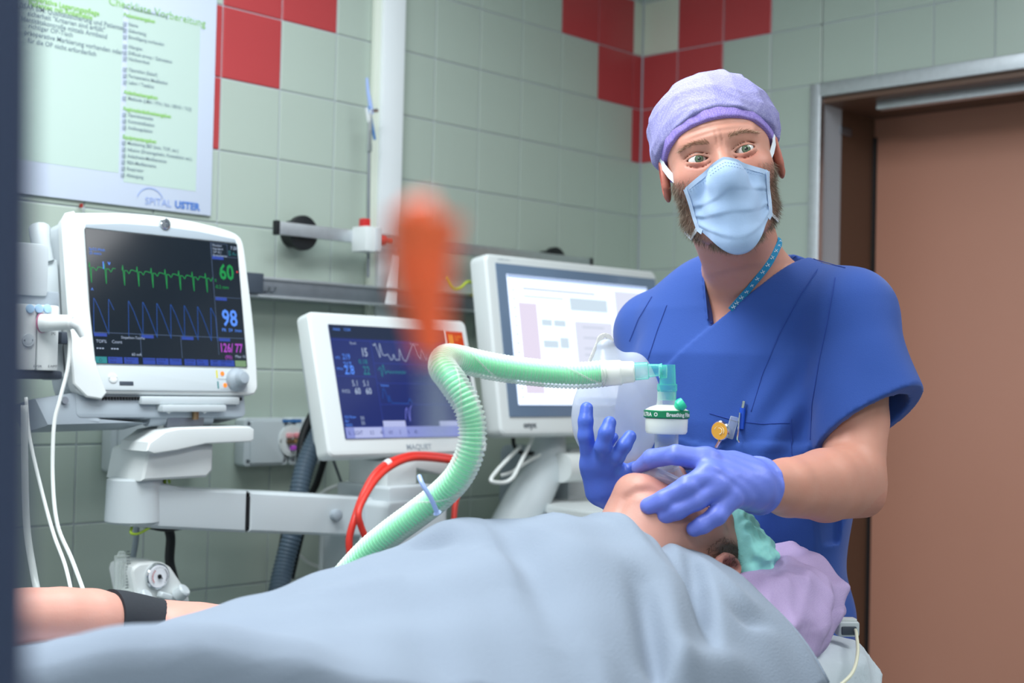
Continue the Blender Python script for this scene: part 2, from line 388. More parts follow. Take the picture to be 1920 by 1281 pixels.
part('knob', MB().lathe((k[0]-.012, -.1, k[2]), (1, 0, 0), [(0, .008), (.006, .010), (.012, .012), (.022, .011), (.028, .006)], 16), m_redk, rc)
part('spindle', MB().lathe((k[0], -.1, k[2]), (1, 0, 0), [(0, .006), (.03, .006)], 12), m_redk, rc)
hk = thing('infusion_hook', 'thin upright steel rod with a blue and white lever clip at its top', 'hook', (-1.04, -.07, 1.75))
a = W(690, 520, .07); b = W(692, 275, .07)
part('rod', MB().tube([a, b], .0035, 10), m_steel_d, hk)
c = W(693, 205, .07); m_lbl = mat('pale_blue_plastic', '#9fb6e6', .35); m_bl = mat('steel_blue_plastic', '#4f7fb8', .35)
part('clip_jaw', MB().tube([b, W(693, 240, .07), c], [.0055, .006, .005], 10).tube([W(692, 270, .07), W(692, 285, .07)], .007, 10), m_chrome, hk)
part('lever', MB().tube([W(688, 146, .07), W(690, 172, .07), W(695, 200, .07), W(697, 215, .07)], [.003, .004, .005, .004], 8), m_lbl, hk)
part('lever', MB().tube([W(690, 200, .07), W(694, 222, .07), W(703, 262, .068)], [.004, .005, .003], 8), m_bl, hk)
part('lever', MB().tube([W(687, 202, .07), W(690, 222, .07), W(693, 236, .07)], [.004, .004, .003], 8), m_wplas, hk)
part('stud', MB().tube([W(694, 208, .07), W(707, 207, .07)], [.004, .005], 10), m_chrome, hk)

lr = thing('supply_rail', 'wide grey steel channel running along the wall behind the monitors', 'rail', (-1.0, -.06, 1.56))
part('channel', MB().box((-.93, -.045, 1.564), (.95, .045, .036), .003), m_steel_d, lr)
part('channel', MB().box((-.93, -.068, 1.5835), (.95, .008, .006), .001).box((-.93, -.068, 1.5455), (.95, .008, .006), .001), m_steel, lr)
a = W(472, 533, .075)
hb = part('hook_block', MB().box((a[0], -.078, a[2]+.002), (.042, .02, .042), .002), m_dplas, lr)
for px in (497, 508):
    q = W(px, 547, .07); part('peg', MB().tube([q, q+np.array([0, -.012, 0]), q+np.array([0, -.016, .010])], .0022, 8), m_steel_d, lr)
gw = part('earth_wire', MB().tube(crom([W(835, 520, .1), W(848, 540, .1), W(862, 540, .1), W(876, 529, .1), W(887, 532, .09), W(890, 548, .085)]), .0035, 8), mat('green_yellow_wire', '#b7cf3e', .4))
tag(gw, 'short green and yellow earth wire plugged into the grey supply rail', 'wire')
part('plug_tip', MB().tube([W(889, 538, .085), W(890, 556, .075)], .005, 8), mat('yellow_plug', '#e0cf2a', .4), gw)

# ------------------------------------------------------------------ wall boxes
def wallbox(x0, z0, x1, z1, label, screws=True, name='socket_box', cat='box'):
    t = thing(name, label, cat, ((x0+x1)/2, 0, (z0+z1)/2))
    mb = MB(); mb.prism(rounded(x0, z0, x1, z1, .008), -.004, -.038, .003); part('housing', mb, m_wplas2, t)
    part('lid', MB().prism(rounded(x0+.014, z0+.006, x1-.014, z1-.006, .006), -.038, -.042, .001), m_wplas2, t)
    for x in (x0+.010, x1-.010):
        for z in (z0+.011, z1-.011): part('screw', MB().lathe((x, -.038, z), (0, -1, 0), [(0, .0042), (.001, .0042), (.0012, .002)], 10), m_steel_d, t)
    return t
wallbox(-1.352, 1.189, -1.238, 1.290, 'blank white junction box on the wall, beside the socket')
t = wallbox(-1.234, 1.189, -1.125, 1.290, 'white wall socket box with a round outlet and coloured contacts', name='wall_socket', cat='socket')
q = W(548, 826, .045)
part('outlet_ring', MB().lathe((q[0], -.042, q[2]), (0, -1, 0), [(0, .034), (.003, .034), (.004, .029), (.001, .028)], 28), m_wplas, t)
part('blue_strip', MB().box((q[0], -.0425, q[2]+.042), (.050, .002, .006)), mat('blue_strip', '#2f6ba8', .4), t)
for dx, dz, cc in ((-.010, .011, '#e4a3a8'), (.010, .011, '#e08f98'), (-.009, -.002, '#5a4632'), (.009, -.002, '#8d6f4a'), (0, -.016, '#b04cc0')):
    part('contact', MB().box((q[0]+dx, -.048, q[2]+dz), (.014, .012, .010), .002), mat('contact', cc, .5), t)
wallbox(-1.662, 1.187, -1.455, 1.292, 'wide white mounting plate on the wall behind the monitor arm', name='mounting_plate', cat='plate')

# ------------------------------------------------------------------ patient monitor
def emis(name, c, s=1.): return mat(name, '#000000', .25, emit=c, es=s, spec=.3)
m_scr = mat('screen_dark', '#0b1016', .12, emit='#1c2733', es=.55, spec=.5)
e_g = emis('glow_green', '#25a858', .75); e_b = emis('glow_blue', '#2f62bd', .7); e_b2 = emis('glow_number_blue', '#5c94ff', 1.0); e_p = emis('glow_purple', '#b04fc8', 1.)
e_w = emis('glow_white', '#b9cbe6', .8); e_l = emis('glow_line', '#6b82a8', .6); e_bar = emis('glow_bar', '#3a55b8', .8); e_teal = emis('glow_teal', '#3aa0a8', .7); e_grn2 = emis('glow_softgreen', '#8fb48a', .7)
e_or = emis('glow_amber', '#ff9340', 1.2); e_ye = emis('glow_yellow', '#e6e23c', 1.0)
GE0 = (-1.7309, -.3246, 1.5066); GT = math.radians(-10.7)
g = thing('patient_monitor', 'white patient monitor with black screen of green and blue traces, numbers 60 and 98', 'monitor', GE0, (GT, 0, 0))
out = crom([(-.190, .125), (-.178, .139), (-.154, .143), (-.075, .151), (.002, .153), (.075, .149), (.135, .141), (.162, .131), (.171, .110), (.174, .056), (.178, -.05), (.176, -.135), (.171, -.158), (.146, -.166), (.0, -.166), (-.141, -.166), (-.172, -.168), (-.190, -.150), (-.194, -.077), (-.192, .03)], 4)
part('bezel', MB().prism(out, .012, -.010, .006, 3), m_wplas, g, local=True)
part('rear_housing', MB().prism([(x*.97, z*.97-.002) for x, z in out], .075, .010, .012, 3), m_wplas2, g, local=True)
part('side_wing', MB().prism([(-.196, .125), (-.188, .138), (-.172, .143), (-.157, .120), (-.156, .0), (-.151, -.110), (-.134, -.165), (-.145, -.176), (-.172, -.172), (-.194, -.150), (-.196, -.05)][::-1], -.008, -.016, .005, 3), m_wplas, g, local=True)
part('lower_panel', MB().prism(rounded(-.146, -.160, .150, -.119, .006), -.008, -.013, .002), m_wplas2, g, local=True)
top = [(-.152, .1165), (.152, .1165), (.150, .124), (.07, .1315), (0, .1335), (-.08, .131), (-.150, .123)]
part('top_trim', MB().prism(top[::-1], -.009, -.0125, .001), m_gplas, g, local=True)
lg = part('logo_disc', MB().lathe((.002, -.012, .138), (0, -1, 0), [(0, .0105), (.003, .0105), (.004, .008)], 24), m_chrome, g, local=True)
part('logo_emblem', MB().lathe((.002, -.0162, .138), (0, -1, 0), [(0, .0078), (.0003, .0078)], 24), m_dplas, lg, local=True)
mb = MB(); 
for rr_, ph in ((.0062, 0), (.0045, 1.5)): line(mb, [(.002+rr_*math.cos(a), .138+rr_*math.sin(a)) for a in np.linspace(ph, ph+4.6, 12)], .0009, -.0168)
line(mb, [(-.001, .140), (.001, .1365), (.0035, .1395), (.005, .1365)], .0009, -.0168); part('logo_script', mb, m_chrome, lg, False, local=True)
sc = part('screen', MB().box((0, -.0105, 0), (.306, .004, .230)), m_scr, g, local=True)
Y = -.0129
def sp(name, mb, m, lab=None): return part(name, mb, m, sc, False, local=True, label=lab)
# image -> screen plane is already square on: x in [-.15,.15], z in [-.115,.115]
mb = MB(); 
def ecg():
    pts = []; x = -.151; base = .048; n = 0
    while x < .093:
        d = .0345 if n != 1 else .046
        s = base-(x+.15)*.012
        pts += [(x, s), (x+.0015, s+.009), (x+.003, s-.026), (x+.0045, s), (x+.009, s), (x+.013, s-.005), (x+.017, s+.002), (x+.022, s+.0015)]
        if n == 1: pts.append(None)
        x += d*.8 if n != 1 else d*.75; n += 1
    return pts
seg = []; 
for q in ecg()+[None]:
    if q is None:
        line(mb, seg, .0013, Y); seg = []
    else: seg.append((min(q[0], .093), q[1]))
sp('ecg_trace', mb, e_g)
mb = MB(); x = -.150; k = 0
while x < .088:
    w_ = .0275
    b0, t0 = -.063-.012*(x+.15)/.25*0, -.004-.02*0
    if k == 2: x += .010
    p = [(x, b0-.002), (x+.004, t0), (x+.006, t0-.003), (x+.013, t0-.018 ), (x+w_, b0-.001)]
    if k == 1: p = p[:4]
    line(mb, [(min(a, .093), c-(a+.15)*.02) for a, c in p], .0011, Y); x += w_; k += 1
sp('pleth_trace', mb, e_b)
mb = MB(); line(mb, [(.0945, .114), (.0935, -.094)], .0009, Y); line(mb, [(-.151, -.0625), (.15, -.0625)], .0009, Y); line(mb, [(-.063, -.0625), (-.063, -.102)], .0009, Y); line(mb, [(.017, -.0625), (.017, -.102)], .0009, Y)
line(mb, [(.0945, .088), (.151, .088)], .0007, Y); line(mb, [(.0945, .012), (.151, .012)], .0007, Y)
for a in ([(.096, .112), (.130, .112), (.130, .090), (.096, .090), (.096, .112)],): line(mb, a, .0007, Y)
sp('grid_lines', mb, e_l)
mb = MB()
for x0, x1 in ((-.127, -.100), (-.097, -.070), (-.061, -.037), (-.035, -.011), (-.009, .015), (.021, .044), (.046, .070)): rect(mb, x0, -.1145, x1, -.1035, Y)
rect(mb, .074, -.1145, .125, -.1035, Y)
for x0, z0 in ((-.150, -.069), (-.061, -.069), (.019, -.069), (.096, .082), (.096, .006), (.096, -.069)): rect(mb, x0, z0, x0+.024, z0+.0055, Y)
sp('soft_keys', mb, e_bar)
mb = MB(); rect(mb, -.150, -.1145, -.129, -.1035, Y); sp('home_key', mb, e_teal)
mb = MB(); rect(mb, .127, -.1145, .1505, -.1035, Y); sp('alarm_key', mb, e_grn2)
Y2 = -.0132
mb = MB(); mb.add(*text('60', .040, .108, .046, Y2, sx=.80, bold=.0008)).add(*text('II', .008, .097, .040, Y2)).add(*text('-0.2 mm', .009, .096, .028, Y2)); sp('heart_rate_number', mb, e_g)
mb = MB(); mb.add(*text('98', .042, .106, -.040, Y2, sx=.80, bold=.0008)).add(*text('PR  59  /min', .0085, .104, -.051, Y2)).add(*text('SpO2-Pleth', .0065, -.149, .078, Y2)).add(*text('25 mm/s', .0065, -.149, .071, Y2)).add(*text('A', .007, -.150, .0085, Y2)); sp('oxygen_number', mb, e_b2)
mb = MB(); mb.add(*text('126/ 77', .0225, .0958, -.0885, Y2, sx=.72, bold=.0004)).add(*text('(95)', .0095, .106, -.1010, Y2)); sp('pressure_number', mb, e_p)
mb = MB(); mb.add(*text('7:28', .009, .137, .103, Y2, sx=.9)).add(*text('Monitor\nStandard\nOP 5L1\nErwachsene', .0062, .098, .106, Y2)).add(*text('Stapelton-Tasche', .0065, -.100, -.0715, Y2)).add(*text('TOF%', .0075, -.147, -.080, Y2)).add(*text('Count', .0075, -.118, -.080, Y2)).add(*text('60 mA', .007, -.082, -.1005, Y2))
for x in (-.147, -.142, -.137, -.120, -.115, -.110): rect(mb, x, -.0905, x+.0035, -.0885, Y2)
mb.add(*text('Max 15', .0075, .128, -.0985, Y2)); sp('white_lettering', mb, e_w)
mb = MB()
for i, s in enumerate(('Alarm\nSetup', 'Monitor\nSetup', 'Procedures', 'Data &\nPages', 'Trends', 'Normal\nScreen', 'Flow\nLoops')): mb.add(*text(s, .0052, (-.124, -.094, -.060, -.032, -.004, .024, .049)[i], -.1078, Y2))
mb.add(*text('NIBP\nAuto', .0052, .079, -.1078, Y2)).add(*text('NIBP Auto\nStart', .0052, .096, -.1078, Y2)).add(*text('⌂', .008, -.144, -.112, Y2))
sp('key_lettering', mb, mat('screen_ink', '#0c1430', .4))
mb = MB(); line(mb, [(-.124, .060), (-.124, .047)], .002, Y2); line(mb, [(-.115, .060), (-.113, .055), (-.111, .060)], .0015, Y2); sp('cursor_marks', mb, e_b2)
mb = MB(); rect(mb, .146, .060, .149, .063, Y2); sp('alarm_dot', mb, emis('glow_red', '#e04848'))
mb = MB(); line(mb, [(.133, .092), (.133, .100), (.136, .100), (.136, .092), (.133, .092)], .0008, Y2); line(mb, [(.140, .092), (.143, .098), (.146, .092)], .0008, Y2); line(mb, [(.148, .093), (.150, .096)], .0008, Y2); sp('status_icons', mb, e_teal)
kb = part('rotary_knob', MB().lathe((.126, -.013, -.139), (0, -1, 0), [(0, .0215), (.004, .0215), (.010, .0185), (.013, .014), (.016, .0125), (.022, .0125), (.026, .010), (.027, .003)], 30), m_gplas, g, local=True)
part('power_button', MB().lathe((-.121, -.013, -.139), (0, -1, 0), [(0, .0085), (.0015, .0085), (.002, .0065), (.001, .006)], 20), m_wplas, g, local=True)
part('type_plate', MB().box((-.096, -.0135, -.148), (.026, .001, .0065), .0004), m_dplas, g, local=True)
mb = MB(); line(mb, [(.086, -.138), (.108, -.138)], .0008, -.0136); line(mb, [(.090, -.156), (.108, -.156)], .0008, -.0136); part('panel_marks', mb, m_gplas, g, False, local=True)
mb = MB(); rect(mb, .084, -.136, .087, -.122, -.0136); part('yellow_mark', mb, e_ye, g, False, local=True)
mb = MB(); rect(mb, .085, -.155, .0875, -.142, -.0136); part('teal_mark', mb, e_teal, g, False, local=True)
mb = MB().lathe((.097, -.0132, -.128), (0, -1, 0), [(0, .004), (.0008, .004)], 14).lathe((.101, -.0132, -.149), (0, -1, 0), [(0, .004), (.0008, .004)], 14); part('alarm_lamp', mb, e_or, g, local=True)
# underside with vents
und = part('under_housing', MB().prism(rounded(-.185, -.205, .150, -.160, .01), .085, -.002, .006), m_gplas, g, local=True)
mb = MB()
for i in range(22): mb.box((-.135+i*.0055, -.004, -.172), (.0032, .006, .0055), .0005)
for i in range(18): mb.box((.045+i*.0055, -.004, -.172), (.0032, .006, .0055), .0005)
part('vent_slot', mb, m_black, g, local=True, kind='stuff')
part('lock', MB().lathe((-.205, .0, -.176), (0, -1, 0), [(0, .006), (.006, .006)], 14), m_steel_d, g, local=True)
part('under_wedge', MB().prism([(-.255, -.172), (-.160, -.158), (-.140, -.205), (-.05, -.213), (-.235, -.216)], .09, .0, .006), m_gplas, g, local=True)
part('handle_upright', MB().tube([(-.213, .03, .120), (-.217, .02, .09), (-.208, .02, .06)], [.018, .016, .012], 12), m_wplas2, g, local=True)
part('side_channel', MB().box((-.205, .03, -.035), (.028, .03, .20), .004), m_wplas2, g, local=True)
# module rack
mr = thing('module_rack', 'white module rack with plug-in modules beside the patient monitor', 'module', (-1.98, -.34, 1.36))
a = W(52, 458, .36); b = W(108, 695, .36); 
part('upper_box', MB().box(((W(20, 500, .36)[0]+W(90, 500, .36)[0])/2, -.32, W(50, 505, .36)[2]), (W(90, 500, .36)[0]-W(20, 500, .36)[0], .09, .085), .008), m_wplas2, mr)
part('recess', MB().box((W(62, 565, .345)[0], -.325, W(60, 562, .36)[2]), (.075, .07, .03), .003), m_gplas, mr)
for i, (p0, p1) in enumerate(((20, 66), (67, 108))):
    xa = W(p0, 640, .375)[0]; xb = W(p1, 640, .375)[0]; za = W(80, 695, .375)[2]; zb = W(80, 572, .375)[2]
    part('plug_in_module', MB().box(((xa+xb)/2, -.345, (za+zb)/2), (xb-xa-.001, .07, zb-za), .004), m_wplas, mr)
for px in (57, 74, 90):
    q = W(px, 579, .383); part('blue_button', MB().lathe((q[0], -.380, q[2]), (0, -1, 0), [(0, .0072), (.003, .0065), (.0035, .004)], 16), mat('pale_blue_button', '#a9cdec', .4), mr)
q = W(53, 638, .383); part('socket', MB().lathe((q[0], -.380, q[2]), (0, -1, 0), [(0, .010), (.003, .010), (.0035, .006), (.001, .005)], 20), m_wplas2, mr)
part('base', MB().box((W(80, 705, .36)[0]-.02, -.33, W(80, 703, .36)[2]), (.10, .08, .014), .005), m_dplas, mr)
part('latch', MB().box((W(113, 634, .34)[0], -.345, W(113, 634, .34)[2]), (.018, .03, .02), .005), m_dplas, mr)
mb = MB()
for px, py, s in ((68, 689, 'E-PSM'), (96, 689, 'E-NMT'), (72, 596, 'SpO2'), (102, 627, '[A]')): 
    q = W(px-6, py, .3812); mb.add(*text(s, .0055, q[0], q[2], -.3812))
part('module_lettering', mb, m_dplas, mr, False)
pl = thing('cable_plug', 'fat white round plug with its lead, plugged into the module rack', 'plug', tuple(W(80, 605, .38)))
part('collar', MB().lathe(W(76, 606, .38), (.55, -.8, .05), [(0, .0155), (.004, .0155)], 24), mat('pink_ring', '#b06a86', .4), pl)
part('plug_body', MB().lathe(W(78, 606, .384), (.6, -.8, .05), [(0, .0145), (.03, .0125), (.048, .0115), (.052, .008)], 24), m_wplas, pl)
pe = np.array(W(78, 606, .384))+np.array([.6, -.8, .05])/1.001*.046
def cable(name, pts, r, m, label, group=None, n=8, cat='cable', k=8):
    o = part(name, MB().tube(crom(pts, k), r, n), m, smooth=True); tag(o, label, cat, group); return o
m_cab = mat('white_cable', '#dde2e0', .45)
part('lead', MB().tube(crom([pe, W(126, 605, .415), W(131, 640, .41), W(127, 690, .41), W(112, 750, .41), W(101, 800, .41), W(99, 900, .42), W(108, 985, .45), W(135, 1050, .5), W(160, 1118, .6), W(166, 1140, .62)]), .0032, 8), m_cab, pl)
part('strain_relief', MB().tube([pe, pe+np.array([.012, -.004, -.006]), pe+np.array([.02, -.005, -.022])], [.009, .007, .004], 12), m_wplas, pl)
cable('sensor_cable', [W(48, 745, .42), W(55, 820, .42), W(78, 920, .44), (W(100, 1000, .48)), W(122, 1060, .54), W(136, 1120, .62), W(140, 1140, .65)], .003, m_cab, 'thin white sensor cable hanging left of the plugged lead')
cable('suction_tube', [W(45, 760, .5), W(46, 880, .5), W(50, 990, .5), W(62, 1070, .52), W(72, 1120, .55), W(80, 1160, .6)], .0055, clear('clear_tube', '#dfe6e4', (.45, .9)), 'thicker translucent tube hanging down at the far left behind the dark pole', cat='tube')

# ------------------------------------------------------------------ monitor bracket, support arm
br = thing('monitor_support', 'white jointed support arm carrying the patient monitor over the tiled wall', 'arm', (-1.72, -.32, 1.12))
part('tilt_plate', MB().box((-1.70, -.33, 1.322), (.13, .10, .012), .003).box((-1.70, -.31, 1.335), (.20, .12, .014), .004), m_wplas2, br)
part('hinge_barrel', MB().lathe((-1.775, -.345, 1.303), (1, 0, 0), [(0, .013), (.05, .013), (.052, .011), (.095, .011), (.097, .013), (.128, .013)], 20), m_gplas, br)
part('hinge_block', MB().box((-1.705, -.335, 1.295), (.075, .05, .035), .003), m_steel_d, br)
for x in (-1.742, -1.668): part('bolt', MB().lathe((x, -.36, 1.322), (0, -1, 0), [(0, .0075), (.008, .0075), (.009, .005)], 6), m_wplas, br)
part('brass_bolt', MB().lathe((-1.693, -.37, 1.322), (0, 0, -1), [(0, .006), (.02, .006)], 12), mat('brass', '#8a7358', .4, .8), br)
part('link', MB().tube([(-1.668, -.36, 1.318), (-1.69, -.34, 1.285)], .006, 8), m_wplas, br); part('link', MB().tube([(-1.742, -.36, 1.318), (-1.745, -.34, 1.285)], .006, 8), m_wplas, br)
hd = [(-1.795, 1.265), (-1.765, 1.284), (-1.735, 1.289), (-1.682, 1.290), (-1.590, 1.290), (-1.581, 1.284), (-1.581, 1.266), (-1.588, 1.262), (-1.682, 1.260), (-1.74, 1.250), (-1.785, 1.245), (-1.80, 1.250)]
part('push_handle', MB().prism(hd, -.39, -.30, .005, 3), m_wplas, br)
part('head_block', MB().prism([(-1.795, 1.198), (-1.665, 1.200), (-1.652, 1.212), (-1.652, 1.258), (-1.75, 1.262), (-1.785, 1.25)], -.37, -.25, .010, 3), m_wplas, br)
part('column', MB().lathe((-1.772, -.31, 1.122), (0, 0, 1), [(0, .044), (.004, .049), (.075, .047), (.078, .042)], 36), m_wplas2, br)
arm = [(-1.80, 1.120), (-1.735, 1.112), (-1.563, 1.094), (-1.563, 1.171), (-1.70, 1.182), (-1.74, 1.192), (-1.80, 1.196)]
part('arm_segment', MB().prism(arm, -.352, -.285, .012, 3), m_wplas2, br)
part('joint_gap', MB().prism([(-1.566, 1.097), (-1.556, 1.096), (-1.556, 1.168), (-1.566, 1.169)], -.350, -.287, .008), m_black, br)
part('arm_segment', MB().prism([(-1.560, 1.0945), (-1.30, 1.069), (-1.16, 1.056), (-1.16, 1.136), (-1.30, 1.148), (-1.560, 1.1705)], -.352, -.285, .012, 3), m_wplas2, br)
part('turn_knob', MB().lathe((-1.362, -.352, 1.116), (0, -1, 0), [(0, .011), (.012, .011), (.014, .008)], 20), m_gplas, br)
cable('earth_wire', [W(248, 985, .33), W(246, 1000, .34), W(262, 1000, .34), W(285, 985, .34), W(300, 965, .3), W(312, 890, .28), W(318, 905, .26)], .0025, mat('green_yellow_wire2', '#9dbb3c', .4), 'green and yellow earth wire looping under the support arm', cat='wire')
o = cable('spiral_wrap_cable', [W(352, 770, .22), W(350, 790, .22), W(335, 850, .22), W(300, 900, .22), W(315, 985, .22), W(320, 1010, .22), W(318, 1050, .24), W(324, 1080, .26), W(330, 1100, .28)], .009, m_black, 'black spiral-wrapped cable bundle hanging below the support arm', n=10)
part('cross_wrap', MB().tube(crom([W(275, 985, .3), W(310, 991, .3), W(345, 987, .3)]), .006, 8), m_black, o, smooth=True)
cable('grey_hose', [W(256, 975, .2), W(255, 1010, .2), W(249, 1050, .2), W(244, 1100, .2)], .0055, m_gplas, 'thin grey hose hanging beside the vacuum gauge', cat='hose')

# ------------------------------------------------------------------ vacuum gauge and flow tube
vg = thing('vacuum_regulator', 'white vacuum regulator with a round dial gauge and grey knobs beside the support arm', 'gauge', tuple(W(300, 1110, .32)))
vp = [W(px, py, .33) for px, py in ((247, 1075), (250, 1064), (262, 1056), (285, 1053), (308, 1055), (322, 1064), (345, 1098), (356, 1120), (362, 1150), (368, 1200), (255, 1200), (258, 1130))]
part('housing', MB().prism([(q[0], q[2]) for q in vp][::-1], -.33, -.25, .010, 3), m_wplas, vg)
q = W(302, 1082, .345)
dl = part('gauge_rim', MB().lathe((q[0], -.328, q[2]), (0, -1, 0), [(0, .0225), (.0075, .0225), (.009, .0205)], 32), m_chrome, vg)
part('dial', MB().lathe((q[0], -.3370, q[2]), (0, -1, 0), [(0, .0195), (.0010, .0195)], 32), mat('dial_white', '#e8ecf2', .4), vg)
mb = MB(); cx, cz = q[0], q[2]
for i in range(21):
    a = math.radians(225-13.5*i); line(mb, [(cx+.0145*math.cos(a), cz+.0145*math.sin(a)), (cx+.017*math.cos(a), cz+.017*math.sin(a))], .0008, -.3405)
line(mb, [(cx+.006, cz-.004), (cx-.004, cz+.003)], .002, -.341)
line(mb, [(cx+.0155*math.cos(a), cz+.0155*math.sin(a)) for a in np.linspace(-.6, .9, 12)], .0012, -.3405)
part('dial_marks', mb, m_dplas, vg, False)
mb = MB(); line(mb, [(cx+.0135*math.cos(a), cz+.0135*math.sin(a)) for a in np.linspace(2.2, 3.9, 12)], .0013, -.3405); part('dial_red_zone', mb, m_redk, vg, False)
part('pointer_hub', MB().lathe((cx, -.3405, cz), (0, -1, 0), [(0, .004), (.001, .004)], 14), m_black, vg)
for px, py, r in ((342, 1108, .0125), (272, 1117, .0115)):
    q = W(px, py, .34); part('knob', MB().lathe((q[0]-.006, -.333, q[2]-.01), (.35, -.6, .6), [(0, r), (.018, r), (.021, r*.8)], 20), m_wplas2, vg)
q = W(309, 1118, .34); part('selector', MB().box(q, (.026, .016, .012), .005, 3, Matrix.Rotation(.35, 3, 'Y')), m_wplas2, vg)
q = W(322, 1136, .333); mb = MB(); mb.add(*text('VAC', .009, q[0], q[2], -.3335)); part('gauge_lettering', mb, m_dplas, vg, False)
ft = thing('flow_meter', 'clear upright flow meter tube with fine scale marks, left of the vacuum regulator', 'meter', tuple(W(228, 1110, .3)))
m_clr = clear('clear_plastic', '#dfe9e6', (.18, .85), .08)
a = W(228, 1042, .3); b = W(228, 1120, .3)
part('glass_tube', MB().tube([b, a], .0125, 20), m_clr, ft)
part('inner_tube', MB().tube([b, a+np.array([0, 0, -.008])], .004, 12), m_clr, ft)
part('top_cap', MB().lathe(a, (0, 0, 1), [(0, .008), (.006, .006), (.008, .003)], 16), m_clr, ft)
mb = MB()
for i in range(14): z = b[2]+.012+i*.0052; line(mb, [(a[0]+.002, z), (a[0]+(.008 if i % 3 else .0105), z)], .0012, a[1]-.0128)
part('scale_marks', mb, m_dplas, ft, False)
part('suction_jar_lid', MB().lathe(W(250, 1115, .3), (-.5, -.2, -.35), [(0, .022), (.02, .026), (.05, .030), (.07, .034)], 24), m_clr, ft)

# ------------------------------------------------------------------ ventilator screen
MQ0 = (-1.1955, -.3206, 1.3697)
v = thing('ventilator_monitor', 'white framed ventilator screen, dark blue with small curves, half behind the green hose', 'monitor', MQ0, (math.radians(-15.8), 0, 0))
o_ = rounded(-.199, -.150, .232, .141, .014)
part('bezel', MB().prism(o_, .03, -.012, .010, 3), m_wplas, v, local=True)
part('rear_housing', MB().prism(rounded(-.17, -.12, .20, .11, .02), .07, .03, .01), m_wplas2, v, local=True)
m_scr2 = mat('screen_navy', '#0a1030', .15, emit='#242f66', es=.9, spec=.5)
s2 = part('screen', MB().box((0, -.0125, 0), (.308, .004, .230)), m_scr2, v, local=True)
part('side_panel', MB().box((.192, -.0122, -.045), (.044, .003, .215), .001), m_dplas, v, local=True)
part('divider_strip', MB().box((.1575, -.0128, 0), (.006, .004, .230), .001), m_wplas, v, local=True)
part('turn_knob', MB().lathe((.186, -.014, -.082), (0, -1, 0), [(0, .021), (.008, .021), (.014, .018), (.016, .010)], 28), mat('pale_knob', '#c3d4ea', .3), v, local=True)
def vp_(name, mb, m): return part(name, mb, m, s2, False, local=True)
bd = part('alarm_badge', MB().box((.186, -.0135, .096), (.052, .002, .036), .001), emis('badge_red', '#c8401c', .9), v, local=True)
mb = MB(); rect(mb, .166, .085, .180, .106, -.0148); mb.add(*text('ALARM\nOFF', .007, .184, .100, -.0148)); part('badge_print', mb, emis('badge_yellow', '#f0a840', .9), bd, False, local=True)
mb = MB().add(*text('MAQUET', .0155, .0345, -.1395, -.0128, align='CENTER', sx=1.1, bold=.0003)); part('maker_lettering', mb, m_gplas, v, False, local=True)
Y = -.0147
mb = MB(); rect(mb, -.154, .088, .154, .115, Y); vp_('title_band', mb, emis('band', '#33415f', .6))
mb = MB(); rect(mb, -.053, -.115, .154, -.0925, Y); rect(mb, -.152, -.115, -.053, -.0925, Y); vp_('touch_key', mb, emis('key_lilac', '#8f9be0', .85))
mb = MB(); rect(mb, -.0535, -.115, .006, -.0805, Y); rect(mb, .10, -.0925, .152, -.082, Y); rect(mb, -.130, -.114, -.060, -.094, Y-.0001); vp_('touch_key', mb, emis('key_pale', '#b9c2ef', .9))
mb = MB(); line(mb, [(-.053, .086), (-.053, -.09)], .0012, Y); line(mb, [(-.053, .038), (.154, .038)], .001, Y); line(mb, [(-.053, -.003), (.154, -.003)], .001, Y); line(mb, [(-.053, -.047), (.154, -.047)], .001, Y); line(mb, [(-.154, .010), (-.053, .010)], .001, Y); line(mb, [(-.154, .084), (.154, .084)], .001, Y)
vp_('grid_lines', mb, emis('grid_blue', '#3c4fb0', .7))
Yb = Y-.0003
mb = MB().add(*text('15', .024, -.082, .052, Yb, sx=.7, bold=.0004)).add(*text('Ppeak', .007, -.108, .076, Yb)).add(*text('5.1   5.1', .017, -.118, -.010, Yb, sx=.8)).add(*text('60   60', .018, -.114, -.026, Yb, sx=.85, bold=.0003)).add(*text('FiO2', .010, -.146, -.024, Yb)).add(*text('55\n55', .010, -.110, -.078, Yb)).add(*text('Pressure', .007, .055, .080, Yb)); vp_('white_lettering', mb, e_w)
mb = MB().add(*text('219\n217', .0165, -.132, .044, Yb, sx=.8)).add(*text('2.8', .026, -.132, .012+.002, Yb, sx=.8, bold=.0003)).add(*text('VTi', .008, -.150, .044, Yb)).add(*text('MVe', .008, -.150, .022, Yb)).add(*text('O2 Flow\nAir\nN2O', .008, -.150, -.075, Yb)).add(*text('Volume', .007, -.045, -.010, Yb)).add(*text('Adult    12:04', .008, -.145, .103, Yb)); vp_('blue_lettering', mb, e_b2)
mb = MB().add(*text('22', .025, -.084, .014, Yb, sx=.7)).add(*text('0.18', .013, -.092, .036, Yb)); vp_('teal_lettering', mb, e_teal)
mb = MB().add(*text('IL   LIGHT        0.3       40      4.0        5        0      40', .0115, -.146, -.108, Yb, sx=.72)); vp_('key_lettering', mb, mat('screen_ink2', '#2a3270', .4))
rr = random.Random(3)
def wob(x0, x1, z, a, n, sh): 
    return [(x0+(x1-x0)*i/n, z+a*sh(i/n)+a*.08*rr.uniform(-1, 1)) for i in range(n+1)]
